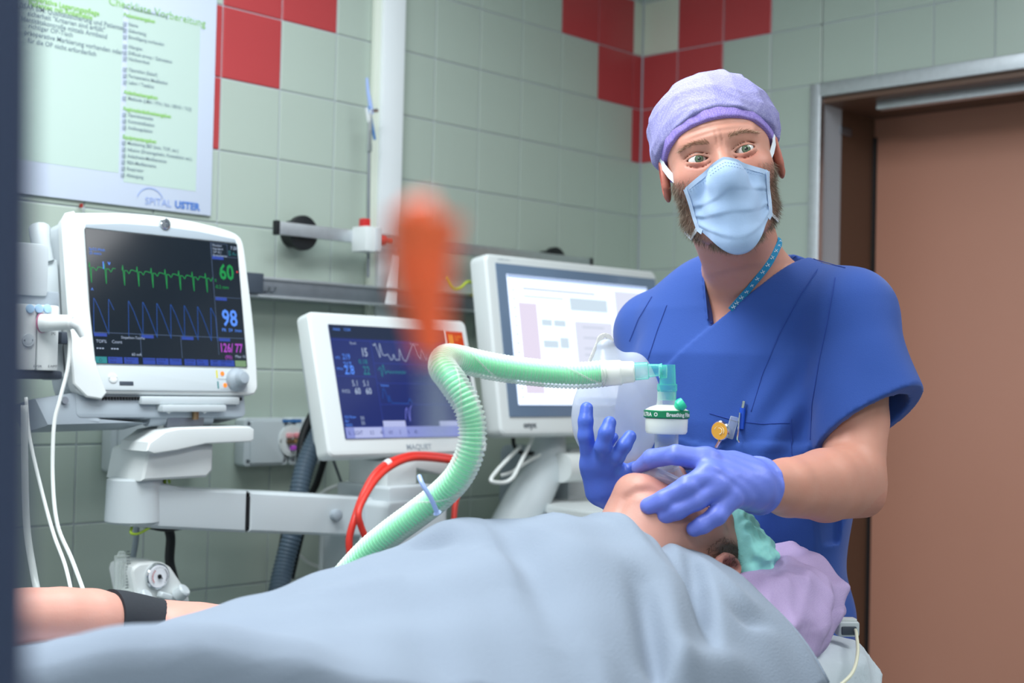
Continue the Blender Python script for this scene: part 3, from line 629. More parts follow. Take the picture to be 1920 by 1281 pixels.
mb = MB(); line(mb, [(-.048, .078), (-.045, .074), (-.042, .080), (-.038, .065), (-.034, .050), (-.030, .080), (-.026, .056), (-.018, .055), (-.012, .058), (-.006, .046), (0, .048), (.003, .058), (.008, .046), (.018, .047), (.022, .070), (.028, .048), (.034, .044), (.040, .050), (.060, .078), (.066, .082), (.072, .060), (.078, .050), (.086, .072), (.094, .048), (.10, .062)], .0014, Yb); vp_('pressure_curve', mb, e_w)
mb = MB(); line(mb, [(-.045, .024), (-.038, .030), (-.036, .010), (-.030, .036), (-.026, .016), (-.022, .022)]+wob(-.02, .03, .020, .006, 24, lambda t: .5*math.sin(t*40)), .0012, Yb); vp_('flow_curve', mb, e_teal)
mb = MB(); line(mb, [(-.044, -.035), (-.040, -.014), (-.036, -.016), (-.032, -.032), (-.029, -.043), (-.027, -.028), (-.024, -.038), (-.022, -.044), (.022, -.045), (.028, -.034), (.034, -.045)], .0014, Yb)
vp_('volume_curve', mb, e_b)
mb = MB(); line(mb, [(.008, -.078), (.012, -.058), (.016, -.054), (.020, -.082), (.024, -.056), (.030, -.050)], .0014, Yb); vp_('gas_curve', mb, emis('glow_lilac', '#7f86e8', .9))
# its bracket
vb = thing('ventilator_bracket', 'white bracket block under the ventilator screen where the support arm ends', 'bracket', (-1.2, -.32, 1.08))
part('upper_plate', MB().prism([(-1.245, 1.165), (-1.165, 1.168), (-1.165, 1.20), (-1.10, 1.185), (-1.0, 1.190), (-.98, 1.215), (-.985, 1.222), (-1.15, 1.235), (-1.245, 1.215)][::-1], -.37, -.25, .006), m_wplas, vb)
part('post', MB().box((-1.205, -.30, 1.235), (.05, .05, .12), .006), m_wplas2, vb)
part('turret', MB().prism(rounded(-1.265, 1.135, -1.135, 1.168, .006), -.40, -.24, .005), m_wplas2, vb)
part('main_block', MB().prism(rounded(-1.285, .95, -1.125, 1.140, .012), -.42, -.22, .010), m_wplas2, vb)
mb = MB().add(*text('RL 1', .010, -1.165, 1.115, -.4205)); part('block_lettering', mb, m_gplas, vb, False)
part('rear_post', MB().box((-1.20, -.20, .55), (.08, .10, 1.1), .01), m_wplas2, vb)

# ------------------------------------------------------------------ computer screen, its arm, keyboard shelf
PC0 = (-.6276, -.3352, 1.4593)
p = thing('computer_monitor', 'large white medical computer monitor showing a pale blue page, beside the doctor', 'monitor', PC0, (math.radians(-9.4), 0, math.radians(-2)))
part('bezel', MB().prism(rounded(-.292, -.202, .295, .202, .018), .045, -.010, .012, 3), m_wplas, p, local=True)
gl = part('glass_front', MB().box((.010, -.011, .010), (.546, .004, .342), .001), mat('slate_glass', '#5d6f85', .15, emit='#55677d', es=.25), p, local=True)
sc3 = part('screen', MB().box((.005, -.0135, .011), (.478, .003, .292)), mat('page_blue', '#dfe9fb', .3, emit='#d6e2fb', es=.92), p, local=True)
Y = -.0154
def pp(name, rs, m):
    mb = MB(); 
    for a in rs: rect(mb, *a, Y-(.0003 if 'lines' in name or 'cells' in name else 0))
    part(name, mb, m, sc3, False, local=True)
pp('page_column', [(-.208, -.11, -.150, .095)], emis('page_pink', '#e9e0f4', .95))
pp('page_panel', [(-.03, -.06, .10, .06), (.12, -.12, .235, .14)], emis('page_lilac', '#e2e7f9', .95))
pp('toolbar', [(-.234, .150, .244, .1565), (-.045, -.1335, .240, -.118)], emis('bar_blue', '#b4cbf2', .95))
pp('page_cells', [(-.14, .045, -.105, .060), (-.10, .045, -.06, .060), (-.14, -.005, -.09, .012), (-.14, -.06, -.10, -.045), (-.085, -.005, -.055, .02), (-.04, .085, .09, .115)], emis('cell_teal', '#d2e4f2', .95))
pp('page_lines', [(-.005, z, .07+.02*(i % 2), z+.004) for i, z in enumerate((.045, .02, -.005, -.02, -.045))]+[(-.225, z, -.215, z+.004) for z in np.arange(-.12, .13, .02)]+[(-.19, .125, .05, .130), (-.19, .108, -.06, .112)], emis('line_grey', '#ccd4e6', .95))
mb = MB().add(*text('onyx', .019, -.222, -.185, -.0103, sx=1.05, bold=.0008)); part('maker_lettering', mb, m_dplas, p, False, local=True)
mb = MB().add(*text('medical line', .008, -.255, .188, -.0103)); part('model_lettering', mb, m_gplas, p, False, local=True)
st = thing('monitor_stand', 'pale grey tilting stand and housing under the computer monitor', 'stand', (-.62, -.25, 1.1))
part('slant_arm', MB().tube([(-.86, -.30, .98), (-.76, -.30, 1.11), (-.68, -.29, 1.20), (-.655, -.27, 1.27)], [.055, .052, .045, .035], 16), m_wplas2, st)
part('hinge', MB().lathe((-.70, -.345, 1.185), (1, 0, 0), [(0, .034), (.09, .034)], 20), m_wplas, st)
part('housing', MB().prism(rounded(-.62, .80, -.35, 1.225, .015), -.30, -.12, .008), m_wplas2, st)
part('housing_recess', MB().prism(rounded(-.70, .85, -.612, 1.228, .02), -.26, -.15, .008), m_gplas, st)
part('latch', MB().box((-.625, -.305, 1.19), (.012, .01, .022), .002), m_black, st)
ks = thing('keyboard_shelf', 'flat white keyboard shelf behind the blue gloved hand', 'shelf', (-.75, -.45, 1.09))
kq = [ZP(958, 930, 1.105), ZP(1180, 905, 1.105), ZP(1260, 985, 1.105), ZP(1130, 962, 1.105), ZP(1040, 950, 1.105)]
mb = MB(); b = bmesh.new(); vs = [b.verts.new(q) for q in kq]; f = b.faces.new(vs); ge = bmesh.ops.extrude_face_region(b, geom=[f])
for x in ge['geom']:
    if isinstance(x, bmesh.types.BMVert): x.co.z -= .022
bmesh.ops.recalc_face_normals(b, faces=b.faces[:]); bmesh.ops.bevel(b, geom=b.edges[:], offset=.004, segments=2, affect='EDGES'); mb.bm(b)
part('shelf_board', mb, m_wplas, ks)
part('shelf_leg', MB().box(((kq[0]+kq[2])/2*np.array([1, 1, 0])+np.array([0, .1, .54])), (.06, .06, 1.08), .01), m_wplas2, ks)
for i, (pts, r) in enumerate((([W(1001, 815, .30), W(990, 840, .33), W(975, 870, .36), W(962, 895, .38), W(945, 905, .38), W(921, 902, .38), W(930, 885, .36), W(955, 858, .34), W(975, 838, .3)], .0045),
     ([W(1052, 815, .28), W(1048, 835, .3), W(1020, 850, .3), W(985, 868, .32), W(960, 885, .33), W(940, 892, .33)], .004))):
    cable('white_loop_cable', pts, r, m_cab, ('white cable hanging in a loop below the computer monitor', 'second white cable curving from the monitor foot toward the loop')[i])
cable('black_monitor_cable', [W(962, 816, .26), W(964, 835, .26), W(975, 848, .27), W(1000, 850, .28), W(1020, 845, .25)], .0045, m_black, 'short black cable curving below the computer monitor')

# ------------------------------------------------------------------ hoses and cables behind the bed
def ribbed(pts, r, pitch, depth, n=18, sub=4, r2=None):
    q, t = resample(crom(pts, 12), pitch/sub)
    rad = [r*(1 if r2 is None else 1)+depth*math.cos(2*math.pi*i/sub) for i in range(len(q))]
    return MB().tube(q, rad, n)
HB = [W(640, 700, .16), W(625, 760, .16), W(600, 810, .17), W(575, 865, .18), W(562, 915, .19), W(552, 985, .2), W(535, 1050, .2), W(522, 1110, .22), W(515, 1160, .25)]
tag(part('corrugated_hose', ribbed(HB, .0195, .0085, .0015), mat('slate_hose', '#566878', .45), smooth=True), 'slate grey corrugated hose rising behind the ventilator screen', 'hose')
cable('black_cable_bundle', [W(606, 745, .15), W(580, 790, .14), W(566, 830, .14), W(562, 880, .15), W(545, 950, .15), W(530, 1030, .15), W(512, 1110, .15)], .010, m_black, 'thick black cable on the wall side of the corrugated hose', n=12)
cable('black_cable', [W(640, 740, .13), W(620, 820, .13), W(596, 900, .13), W(585, 925, .13), W(575, 960, .14), W(560, 1020, .14), W(545, 1085, .14)], .0075, m_black, 'straight black cable right of the corrugated hose')
cable('black_hose', [W(690, 860, .10), W(668, 905, .12), W(650, 945, .14), W(628, 1000, .2), W(632, 1040, .22), W(640, 1075, .24)], .011, m_black, 'thick black hose behind the bracket block')
cable('grey_wire', [W(622, 855, .05), W(640, 905, .05), W(652, 940, .05)], .003, m_dplas, 'thin dark wire against the tiles under the ventilator screen')
cable('white_wall_cable', [W(590, 935, .04), W(615, 918, .04), W(650, 906, .04), W(690, 902, .05)], .0045, m_cab, 'white cable crossing the tiles left of the bracket block')
cable('white_wall_cable', [W(560, 1040, .04), W(580, 1056, .04), W(610, 1066, .04), W(650, 1070, .05)], .0035, m_cab, 'thin white cable low on the tiles by the blanket')
m_rh = mat('red_tubing', '#d8392f', .35)
RH = [W(880, 866, .41), W(830, 856, .42), W(790, 853, .43), W(760, 856, .44), W(725, 870, .45), W(700, 893, .46), W(680, 930, .47), W(664, 975, .48), W(655, 1010, .48), W(656, 1040, .48)]
o = cable('red_hose', RH, .0068, m_rh, 'outer of two bright red hoses arching under the ventilator screen', n=12, cat='hose', group='red hoses')
part('white_clamp', MB().tube([W(722, 873, .45), W(730, 867, .449)], .0085, 12), m_wplas, o)
cable('red_hose', [W(870, 868, .43), W(810, 860, .44), W(770, 860, .45), W(735, 874, .46), W(705, 900, .47), (W(680, 940, .49)), W(672, 965, .5), W(678, 990, .5), W(690, 1018, .5)], .0062, m_rh, 'inner red hose ending with a white fitting at the green hose', n=12, cat='hose', group='red hoses')
cable('red_hose', [W(856, 900, .35), W(858, 925, .36), W(853, 950, .37), W(850, 990, .38)], .006, m_rh, 'short piece of red hose seen behind the green hose bend', n=12, cat='hose', group='red hoses')
tag(part('hose_fitting', MB().tube([W(680, 1010, .49), W(696, 1022, .49)], .008, 10).tube([W(683, 1018, .49), W(684, 1006, .49)], .005, 8), m_wplas), 'small white fitting at the end of the inner red hose', 'fitting')

# ------------------------------------------------------------------ breathing circuit
m_rib = clear('milky_hose', '#eef5f0', (.22, .97), .25); m_grn = mat('green_inner_hose', '#5feaa4', .35); m_milk = clear('milky_cuff', '#f0f2ec', (.75, 1), .3)
m_tealc = clear('teal_clear', '#5fdccb', (.22, .92), .12)
HP = [P(1135, 700, 1.74), P(1090, 704, 1.73), P(1040, 702, 1.72), P(980, 696, 1.70), P(920, 687, 1.68), P(870, 676, 1.66), P(838, 672, 1.63), P(830, 690, 1.60), P(848, 715, 1.58), P(873, 755, 1.57), P(885, 795, 1.57), P(882, 845, 1.57), P(860, 893, 1.58), P(825, 930, 1.60), P(780, 965, 1.62), P(735, 998, 1.64), P(690, 1035, 1.66), P(640, 1090, 1.68), P(600, 1150, 1.68)]
bc = thing('breathing_circuit', 'long ribbed translucent breathing hose with a green inner hose, looping over the patient', 'hose', tuple(HP[0]))
part('outer_hose', ribbed(HP, .0155, .0052, .0018, 22), m_rib, bc, smooth=True)
ip = crom(HP, 4); 
part('inner_hose', ribbed(HP, .0113, .0052, .0008, 16), m_grn, bc, smooth=True)
q, t = resample(crom(HP, 12), .004); sw = []
for i in range(len(q)):
    a = t[i]/.14*2*math.pi; tt = q[min(i+1, len(q)-1)]-q[max(i-1, 0)]; tt /= np.linalg.norm(tt)
    n1 = np.cross(tt, _F); n1 /= np.linalg.norm(n1); n2 = np.cross(tt, n1); sw.append(q[i]+(n1*math.cos(a)+n2*math.sin(a))*.0126)
part('sampling_line', MB().tube(sw[:int(len(sw)*.92)], .0012, 6), m_rib, bc, smooth=True)
a = P(1128, 701, 1.74); b = P(1192, 697, 1.735)
ax = (b-a)/np.linalg.norm(b-a)
part('white_cuff', MB().lathe(a, ax, [(0, .0155), (.004, .0165), (.024, .0158), (.026, .0142), (.040, .0132), (.042, .0115)], 28), m_milk, bc)
part('clear_connector', MB().lathe(P(1188, 697, 1.735), ax, [(0, .0112), (.018, .0108), (.019, .0085), (.032, .0075), (.036, .0085)], 24), m_tealc, bc)
part('elbow', MB().tube([P(1236, 697, 1.73), P(1250, 697, 1.73)], .0085, 18).tube([P(1252, 684, 1.73), P(1252, 722, 1.73)], [.0095, .0105], 22), m_tealc, bc)
part('teal_collar', MB().lathe(P(1251, 720, 1.73), (0, 0, -1), [(0, .0125), (.008, .0128), (.009, .0118), (.02, .0116), (.0205, .0105)], 26), m_tealc, bc)
hose_clip = part('hose_clip', MB().tube(crom([P(786, 893, 1.57), P(792, 908, 1.56), P(808, 935, 1.56), P(820, 962, 1.57)]), [.0028]*24+[.005], 8), m_lbl)
hose_clip.data.materials[0] = m_lbl; tag(hose_clip, 'slim pale blue clip across the lower green hose', 'clip')
fl = thing('breathing_filter', 'round white breathing filter with a dark green printed rim above the face mask', 'filter', tuple(P(1250, 790, 1.73)))
f0 = P(1250, 735, 1.73)
part('neck', MB().lathe(f0, (0, 0, -1), [(0, .0118), (.012, .0118), (.018, .013), (.022, .018)], 28), m_clr, fl)
f1 = P(1250, 766, 1.73)
m_fw = mat('filter_white', '#e4eae2', .35); m_gr = mat('filter_green', '#0f7a52', .35)
part('top_shell', MB().lathe(f1+np.array([0, 0, .0045]), (0, 0, -1), [(0, .012), (.003, .021), (.0065, .027), (.008, .0282)], 40), m_milk, fl)
gb = part('green_rim', MB().lathe(f1+np.array([0, 0, -.002]), (0, 0, -1), [(0, .0275), (.001, .0288), (.009, .0288), (.010, .0278)], 48), m_gr, fl)
part('lower_shell', MB().lathe(f1+np.array([0, 0, -.0125]), (0, 0, -1), [(0, .0268), (.016, .0262), (.019, .0245), (.0195, .016)], 40), m_fw, fl)
part('bottom_port', MB().lathe(P(1250, 812, 1.73), (0, 0, -1), [(0, .0150), (.020, .0148), (.040, .0145)], 28), m_clr, fl)
mb = MB(); tv, tf = text('FILTRA  O      Breathing Filter', .0068, 0, 0, 0, align='CENTER', sx=.95, bold=.0002)
dv = CAM-f1; a0 = math.atan2(dv[1], dv[0])
mb.add([(f1[0]+.0291*math.cos(a0+x/.0291), f1[1]+.0291*math.sin(a0+x/.0291), f1[2]-.0095+z) for x, _, z in tv], tf); part('rim_lettering', mb, m_wplas, gb, False)
part('luer_cap', MB().lathe(P(1272, 762, 1.71), (.5, -.5, .5), [(-.004, .0035), (0, .0075), (.004, .008), (.008, .0072), (.0085, .004)], 20), mat('teal_cap', '#2cc79c', .35), fl)

# dark pole and orange stopcock close to the camera
pl_ = thing('drip_pole', 'dark upright pole very close to the camera, blurred down the whole left side', 'pole', tuple(P(20, 1281, .40)))
part('tube', MB().tube([P(6, -300, .34), P(-2, 700, .34), P(-12, 1500, .34)], .0078, 20), mat('dark_pole', '#3a4560', .35, .3), pl_)
part('tube_edge', MB().tube([P(-42, -300, .42), P(-50, 1500, .42)], .006, 12), mat('brown_tube', '#4a3a30', .5), pl_)
oc = thing('stopcock', 'bright orange stopcock on a thin clear line hanging close to the camera, strongly blurred', 'stopcock', tuple(P(800, 560, .34)))
m_or = mat('orange_plastic', '#ff6a3e', .4, sss=.25)
part('handle', MB().tube([P(752, 452, .34), P(795, 430, .34), P(832, 412, .34)], [.0062, .0085, .0065], 14).tube([P(797, 405, .34), P(790, 480, .34), P(792, 560, .34)], [.0092, .0082, .0068], 14), m_or, oc)
part('lever', MB().tube([P(793, 550, .34), P(802, 610, .34), P(812, 672, .34)], [.0068, .0052, .0044], 12), m_or, oc)
part('line', MB().tube([P(812, 660, .34), P(820, 740, .34), P(826, 830, .34)], .0032, 10), clear('clear_line', '#b9c6d4', (.25, .6)), oc)

# ------------------------------------------------------------------ people: shared head shape (local: x across, y to the front, z to the crown, origin between the eyes inside the skull)
def head_field(p, closed=False, hair=0.):
    x = np.abs(p[:, 0]); q = np.stack([x, p[:, 1], p[:, 2]], 1)
    d = ell(q, (0, -.012, .030), (.0735, .094, .080))
    d = smin(d, ell(q, (0, .020, -.030), (.0675, .064, .075)), .025)
    d = smin(d, ell(q, (0, .022, -.078), (.056, .056, .040)), .02)
    d = smin(d, cap(q, (.050, -.005, -.075), (.012, .068, -.108), .014, .016), .022)
    d = smin(d, ell(q, (0, .072, -.112), (.022, .016, .016)), .012)
    d = smin(d, ell(q, (.042, .050, -.024), (.022, .022, .020)), .018)
    d = smin(d, cap(q, (0, .076, .022), (.040, .062, .022), .0125, .010), .014)
    d = smin(d, cap(q, (0, .078, .004), (0, .104, -.036), .0085, .0115), .012)
    d = smin(d, ell(q, (.011, .094, -.040), (.009, .011, .008)), .005)
    d = smin(d, ell(q, (0, .080, -.068), (.026, .014, .018)), .014)
    d = smax(d, -ell(q, (.032, .094, .000), (.017, .013, .011)), .012)
    e = ell(q, (.0315, .0655, -.001), (.0142, .0142, .0142))
    d = smin(d, e, .003)
    dx = q[:, 0]-.0315; dz = q[:, 2]-(-.0005)-.10*dx
    up = np.abs(dz+.0042+.0)*1.0
    if closed:
        d = smax(d, -(np.maximum(np.abs(dz+.004+3*dx*dx*8)-.0004, .066-q[:, 1])), .001)
    else:
        hgt = .0043*(1-(dx/.0150)**2)
        d = smax(d, -np.maximum(np.abs(dz)-hgt, .062-q[:, 1]), .0012)
        cr = np.maximum(np.abs(dz-.0088*(1-(dx/.022)**2))-.0006, np.abs(dx)-.017); d = smax(d, -np.maximum(cr, .060-q[:, 1])-.0, .0022)
        bag = np.maximum(np.abs(dz+.0115*(1-(dx/.024)**2))-.0005, np.abs(dx)-.016); d = smax(d, -np.maximum(bag, .058-q[:, 1])-.0002, .003)
    # ears
    t = .35; ex = q[:, 0]-.0735; ey = (q[:, 1]+.004)*math.cos(t)-(ex)*math.sin(t)*.9; ez = q[:, 2]+.012
    ee = ell(np.stack([ex-.006+ey*.45*0, ey, ez], 1), (0, 0, 0), (.0075, .0165, .0300))
    ee = smax(ee, -ell(np.stack([ex-.0105, ey-.002, ez-.003], 1), (0, 0, 0), (.0085, .0100, .020)), .004)
    ee = smin(ee, cap(np.stack([ex, ey, ez], 1), (.004, .011, .006), (.005, .012, -.010), .004), .004)
    d = smin(d, ee, .004)
    return d
def frame(origin, hx, hy, hz): return np.stack([hx, hy, hz]), np.array(origin)
def unit(v): v = np.array(v, float); return v/np.linalg.norm(v)
LAT = np.array([math.cos(YAW), -math.sin(YAW), 0.]); FWD = np.array([math.sin(YAW), math.cos(YAW), 0.]); UP = np.array([0, 0, 1.])

def skin_mat(name, base, red, dark):
    m = mat(name, base, .48, sss=.12); nt = m.node_tree; b = nt.nodes['Principled BSDF']
    at = nt.nodes.new('ShaderNodeAttribute'); at.attribute_name = 'tint'; sep = nt.nodes.new('ShaderNodeSeparateColor'); nt.links.new(at.outputs['Color'], sep.inputs[0])
    tc = nt.nodes.new('ShaderNodeTexCoord'); n = nt.nodes.new('ShaderNodeTexNoise'); n.inputs['Scale'].default_value = 38; n.inputs['Detail'].default_value = 6; nt.links.new(tc.outputs['Object'], n.inputs['Vector'])
    mx0 = nt.nodes.new('ShaderNodeMix'); mx0.data_type = 'RGBA'; mx0.inputs[6].default_value = (*lin(base), 1); mx0.inputs[7].default_value = (*[v*w for v, w in zip(lin(base), (1.0, .86, .82))], 1); nt.links.new(n.outputs['Fac'], mx0.inputs[0])
    mx1 = nt.nodes.new('ShaderNodeMix'); mx1.data_type = 'RGBA'; mx1.inputs[7].default_value = (*lin(red), 1); nt.links.new(mx0.outputs[2], mx1.inputs[6]); nt.links.new(sep.outputs[0], mx1.inputs[0])
    mx2 = nt.nodes.new('ShaderNodeMix'); mx2.data_type = 'RGBA'; mx2.inputs[7].default_value = (*lin(dark), 1); nt.links.new(mx1.outputs[2], mx2.inputs[6]); nt.links.new(sep.outputs[1], mx2.inputs[0])
    nt.links.new(mx2.outputs[2], b.inputs['Base Color'])
    n2 = nt.nodes.new('ShaderNodeTexNoise'); n2.inputs['Scale'].default_value = 420; n2.inputs['Detail'].default_value = 3; nt.links.new(tc.outputs['Object'], n2.inputs['Vector'])
    bp = nt.nodes.new('ShaderNodeBump'); bp.inputs['Strength'].default_value = .25; bp.inputs['Distance'].default_value = .0006; nt.links.new(n2.outputs['Fac'], bp.inputs['Height']); nt.links.new(bp.outputs[0], b.inputs['Normal'])
    return m
def set_tint(o, rgb):
    a = o.data.color_attributes.new('tint', 'FLOAT_COLOR', 'POINT'); c = np.ones((len(o.data.vertices), 4), 'f'); c[:, :3] = rgb; a.data.foreach_set('color', c.ravel())
def gs(p, c, r): return np.exp(-(((p-np.array(c))/np.array(r))**2).sum(1))
def strands(name, base, dirs, ln, wd, m, parent, seed=1, bend=.3):
    r = np.random.RandomState(seed); n = len(base); d = dirs+r.normal(size=(n, 3))*bend; d /= np.linalg.norm(d, axis=1)[:, None]
    s = np.cross(d, r.normal(size=(n, 3))); s /= np.linalg.norm(s, axis=1)[:, None]; L = ln*(.5+r.rand(n, 1))
    v = np.concatenate([base-s*wd, base+s*wd, base+d*L*.6+s*wd*.7, base+d*L], 0).reshape(4, n, 3).transpose(1, 0, 2).reshape(-1, 3)
    f = np.arange(n)[:, None]*4+np.array([0, 1, 2, 3]); return mesh_obj(name, v, f.astype('i'), m, parent, True, kind='stuff')
def hair_mat(name, c1, c2):
    m = mat(name, c1, .5); nt = m.node_tree; b = nt.nodes['Principled BSDF']; g = nt.nodes.new('ShaderNodeNewGeometry'); mx = nt.nodes.new('ShaderNodeMix'); mx.data_type = 'RGBA'
    mx.inputs[6].default_value = (*lin(c1), 1); mx.inputs[7].default_value = (*lin(c2), 1); nt.links.new(g.outputs['Random Per Island'], mx.inputs[0]); nt.links.new(mx.outputs[2], b.inputs['Base Color']); return m
def ribbon(mb, pts, wid, nrm, th=.0008):
    pts = [np.array(p) for p in pts]; n = len(pts); ww = wid if hasattr(wid, '__len__') else [wid]*n; vs = []; fs = []
    for i, p in enumerate(pts):
        t = unit(pts[min(i+1, n-1)]-pts[max(i-1, 0)]); nr = nrm[i] if isinstance(nrm, list) else nrm; s = unit(np.cross(t, nr)); nn = unit(np.cross(s, t))
        for a, b in ((-1, -1), (1, -1), (1, 1), (-1, 1)): vs.append(p+s*ww[i]/2*a+nn*th/2*b)
    for i in range(n-1):
        for k in range(4): fs.append((i*4+k, i*4+(k+1) % 4, (i+1)*4+(k+1) % 4, (i+1)*4+k))
    fs += [(3, 2, 1, 0), tuple((n-1)*4+k for k in range(4))]; return mb.add(vs, fs)

# ------------------------------------------------------------------ the doctor
TH = math.radians(30)
tX = LAT*math.cos(TH)-FWD*math.sin(TH); tY = -LAT*math.sin(TH)-FWD*math.cos(TH)
TO = P(1398, 706, 2.10)*np.array([1, 1, 0])
TM = np.stack([tX, tY, UP])
zs = [.70, .85, 1.0, 1.2, 1.33, 1.43, 1.50, 1.55, 1.60]; ws = [.140, .150, .158, .162, .172, .176, .160, .120, .070]; ts = [.125, .118, .114, .118, .124, .116, .098, .080, .06]; cy = [0, 0, 0, 0, .004, .004, .0, -.004, -.01]
def torso(p):
    q = (p-TO)@TM.T; z = q[:, 2]; w_ = np.interp(z, zs, ws); t_ = np.interp(z, zs, ts); y = q[:, 1]-np.interp(z, zs, cy)
    r = (np.abs(q[:, 0]/w_)**2.5+np.abs(y/t_)**2.5)**(1/2.5); d = (r-1)*np.minimum(w_, t_)*.95
    return smax(d, z-1.585, .03)
SL = P(1592, 592, 1.975); SR = P(1226, 622, 2.20); NB = P(1400, 520, 2.07)
HE = P(1352, 288, 1.835)                     # point between the eyes
vr = unit(HE-CAM); rx = unit(np.cross(vr, UP)); ux = np.cross(rx, vr); ro = math.radians(12.5)
hX = rx*math.cos(ro)+ux*math.sin(ro); hU = -rx*math.sin(ro)+ux*math.cos(ro); pt = math.radians(7)
hY = -vr*math.cos(pt)+hU*math.sin(pt); hZ = hU*math.cos(pt)+vr*math.sin(pt)
yw = math.radians(3); hX, hY = hX*math.cos(yw)+hY*math.sin(yw)*-1, hY*math.cos(yw)+hX*math.sin(yw)
HO = HE-hY*.078; HM = np.stack([hX, hY, hZ])
h2w = lambda v: HO+np.asarray(v, float)@HM
ARM = [P(1600, 612, 1.985), P(1604, 790, 1.93), P(1600, 888, 1.895), P(1545, 905, 1.84), P(1475, 912, 1.77), P(1408, 911, 1.71)]
ARMR = [.050, .045, .0425, .0440, .0350, .0272]
ARM2 = [P(1226, 640, 2.20), P(1250, 905, 2.09), P(1205, 925, 1.98), P(1158, 922, 1.90)]
def arms(p):
    d = chain(p, ARM, ARMR, .008); d = smin(d, cap(p, P(1620, 935, 1.90), P(1560, 930, 1.86), .025, .028), .03)
    d = smin(d, cap(p, P(1540, 925, 1.84), P(1480, 930, 1.775), .033, .022), .02)
    return np.minimum(d, chain(p, ARM2, [.046, .042, .034, .028], .02))
def neck(p):
    d = cap(p, h2w((0, -.028, -.070)), NB, .055, .060)
    for sx in (-1, 1): d = smin(d, cap(p, h2w((sx*.05, -.02, -.06)), NB+tX*sx*.012+tY*.052-UP*.01, .012, .009), .02)
    return d
def body_f(p):
    ql = (p-HO)@HM.T; hd = head_field(ql); fz_ = np.exp(-((ql[:, 2]-.038)/.014)**2)*(ql[:, 1] > .04)*np.clip(1-(np.abs(ql[:, 0])/.05)**4, 0, 1)
    hd = hd+.0006*fz_*np.sin(ql[:, 2]*720+900*ql[:, 0]**2)+.0022*np.exp(-((np.abs(ql[:, 0]-.001)-.0035)/.0016)**2-((ql[:, 2]-.018)/.010)**2)*(ql[:, 1] > .04)
    d = smin(hd, neck(p), .016)
    b = torso(p)+.018; b = smin(b, cap(p, NB, SL, .050, .050)+.010, .03); b = smin(b, cap(p, NB, SR, .050, .048)+.010, .03)
    d = smin(d, b, .030); return smin(d, arms(p), .012)
doc = thing('person', 'bearded man in blue scrubs, lilac cap, face mask and blue gloves, standing', 'person', (TO[0], TO[1], 0))
v_, f_ = nets(body_f, (-1.95, -1.80, .95), (-.95, -.85, 1.97), .003)
# finer pass for the head only is merged in by using one surface: keep the 3 mm body below the neck, 1.7 mm above it
skin = skin_mat('skin', '#c99583', '#b95046', '#604436')
hv, hf = nets(body_f, HO-np.array([.17, .17, .20]), HO+np.array([.17, .17, .15]), .0017)
zc = lambda v: (v-HO)@HZC
HZC = hZ
cutz = -.150
def keep(v, f, fn): 
    k = fn(v)[f].all(1); f = f[k]; u, inv = np.unique(f, return_inverse=True); return v[u], inv.reshape(f.shape)
hv, hf = keep(hv, hf, lambda v: (v-HO)@hZ > cutz-.004)
v_, f_ = keep(v_, f_, lambda v: (v-HO)@hZ < cutz+.004)
V_ = np.concatenate([hv, v_]); F_ = np.concatenate([hf, f_+len(hv)])
body = mesh_obj('body', V_, F_, skin, doc)
L = (V_-HO)@HM.T; ax = np.abs(L[:, 0]); LA = np.stack([ax, L[:, 1], L[:, 2]], 1)
beard = np.clip(((ax > .040)*1.)*gs(LA, (.064, .028, -.075), (.03, .034, .040))*2.0, 0, 1)*(L[:, 1] > -.012)
beard = np.maximum(beard, np.clip(gs(LA, (0, .05, -.128), (.06, .05, .024))*1.5, 0, 1))
headm = (L[:, 2] > -.155)
beard *= headm*(L[:, 2] < -.018)
red = np.clip(.9*gs(LA, (.085, -.005, -.012), (.012, .03, .04))+.35*gs(LA, (.045, .06, -.035), (.03, .03, .02))+.4*gs(LA, (.0315, .078, -.009), (.018, .02, .005))+.25*gs(LA, (0, .06, -.17), (.05, .08, .04)), 0, 1)*headm
red += .25*(np.linalg.norm(V_-P(1618, 945, 1.9), axis=1) < .04)*.6
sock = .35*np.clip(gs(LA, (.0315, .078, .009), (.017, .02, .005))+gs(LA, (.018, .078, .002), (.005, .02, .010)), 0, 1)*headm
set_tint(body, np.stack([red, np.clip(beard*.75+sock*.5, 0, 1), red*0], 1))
# eyes
m_eye = mat('eye_white', '#e2dedb', .2, coat=.6); m_iris = mat('iris_green', '#5c6f58', .25, noise=(900, .4), coat=.5); m_pup = mat('pupil', '#0a0a0a', .1, coat=1)
def capsph(c, dr, r, a0, n=24, k=6):
    dr = unit(dr); a = unit(np.cross(dr, hZ)); b = np.cross(a, dr); vs = [c+dr*r]; fs = []
    for i in range(1, k+1):
        t = a0*i/k
        for j in range(n): an = 2*math.pi*j/n; vs.append(c+r*(dr*math.cos(t)+(a*math.cos(an)+b*math.sin(an))*math.sin(t)))
    for j in range(n): fs.append((0, 1+j, 1+(j+1) % n))
    for i in range(k-1):
        for j in range(n): p0 = 1+i*n; fs.append((p0+j, p0+n+j, p0+n+(j+1) % n, p0+(j+1) % n))
    return MB().add(vs, fs)
for sx in (-1, 1):
    c = h2w((sx*.0315, .0655, -.001)); gz = hY+hX*.17+hZ*.03
    e = part('eye', capsph(c, gz, .0128, 1.5, 32, 12), m_eye, doc, smooth=True)
    part('iris_rim', capsph(c, gz, .01288, .49), mat('iris_rim', '#2f3a33', .25), e, smooth=True); part('iris', capsph(c, gz, .01292, .43), m_iris, e, smooth=True); part('pupil', capsph(c, gz, .01296, .18), m_pup, e, smooth=True)
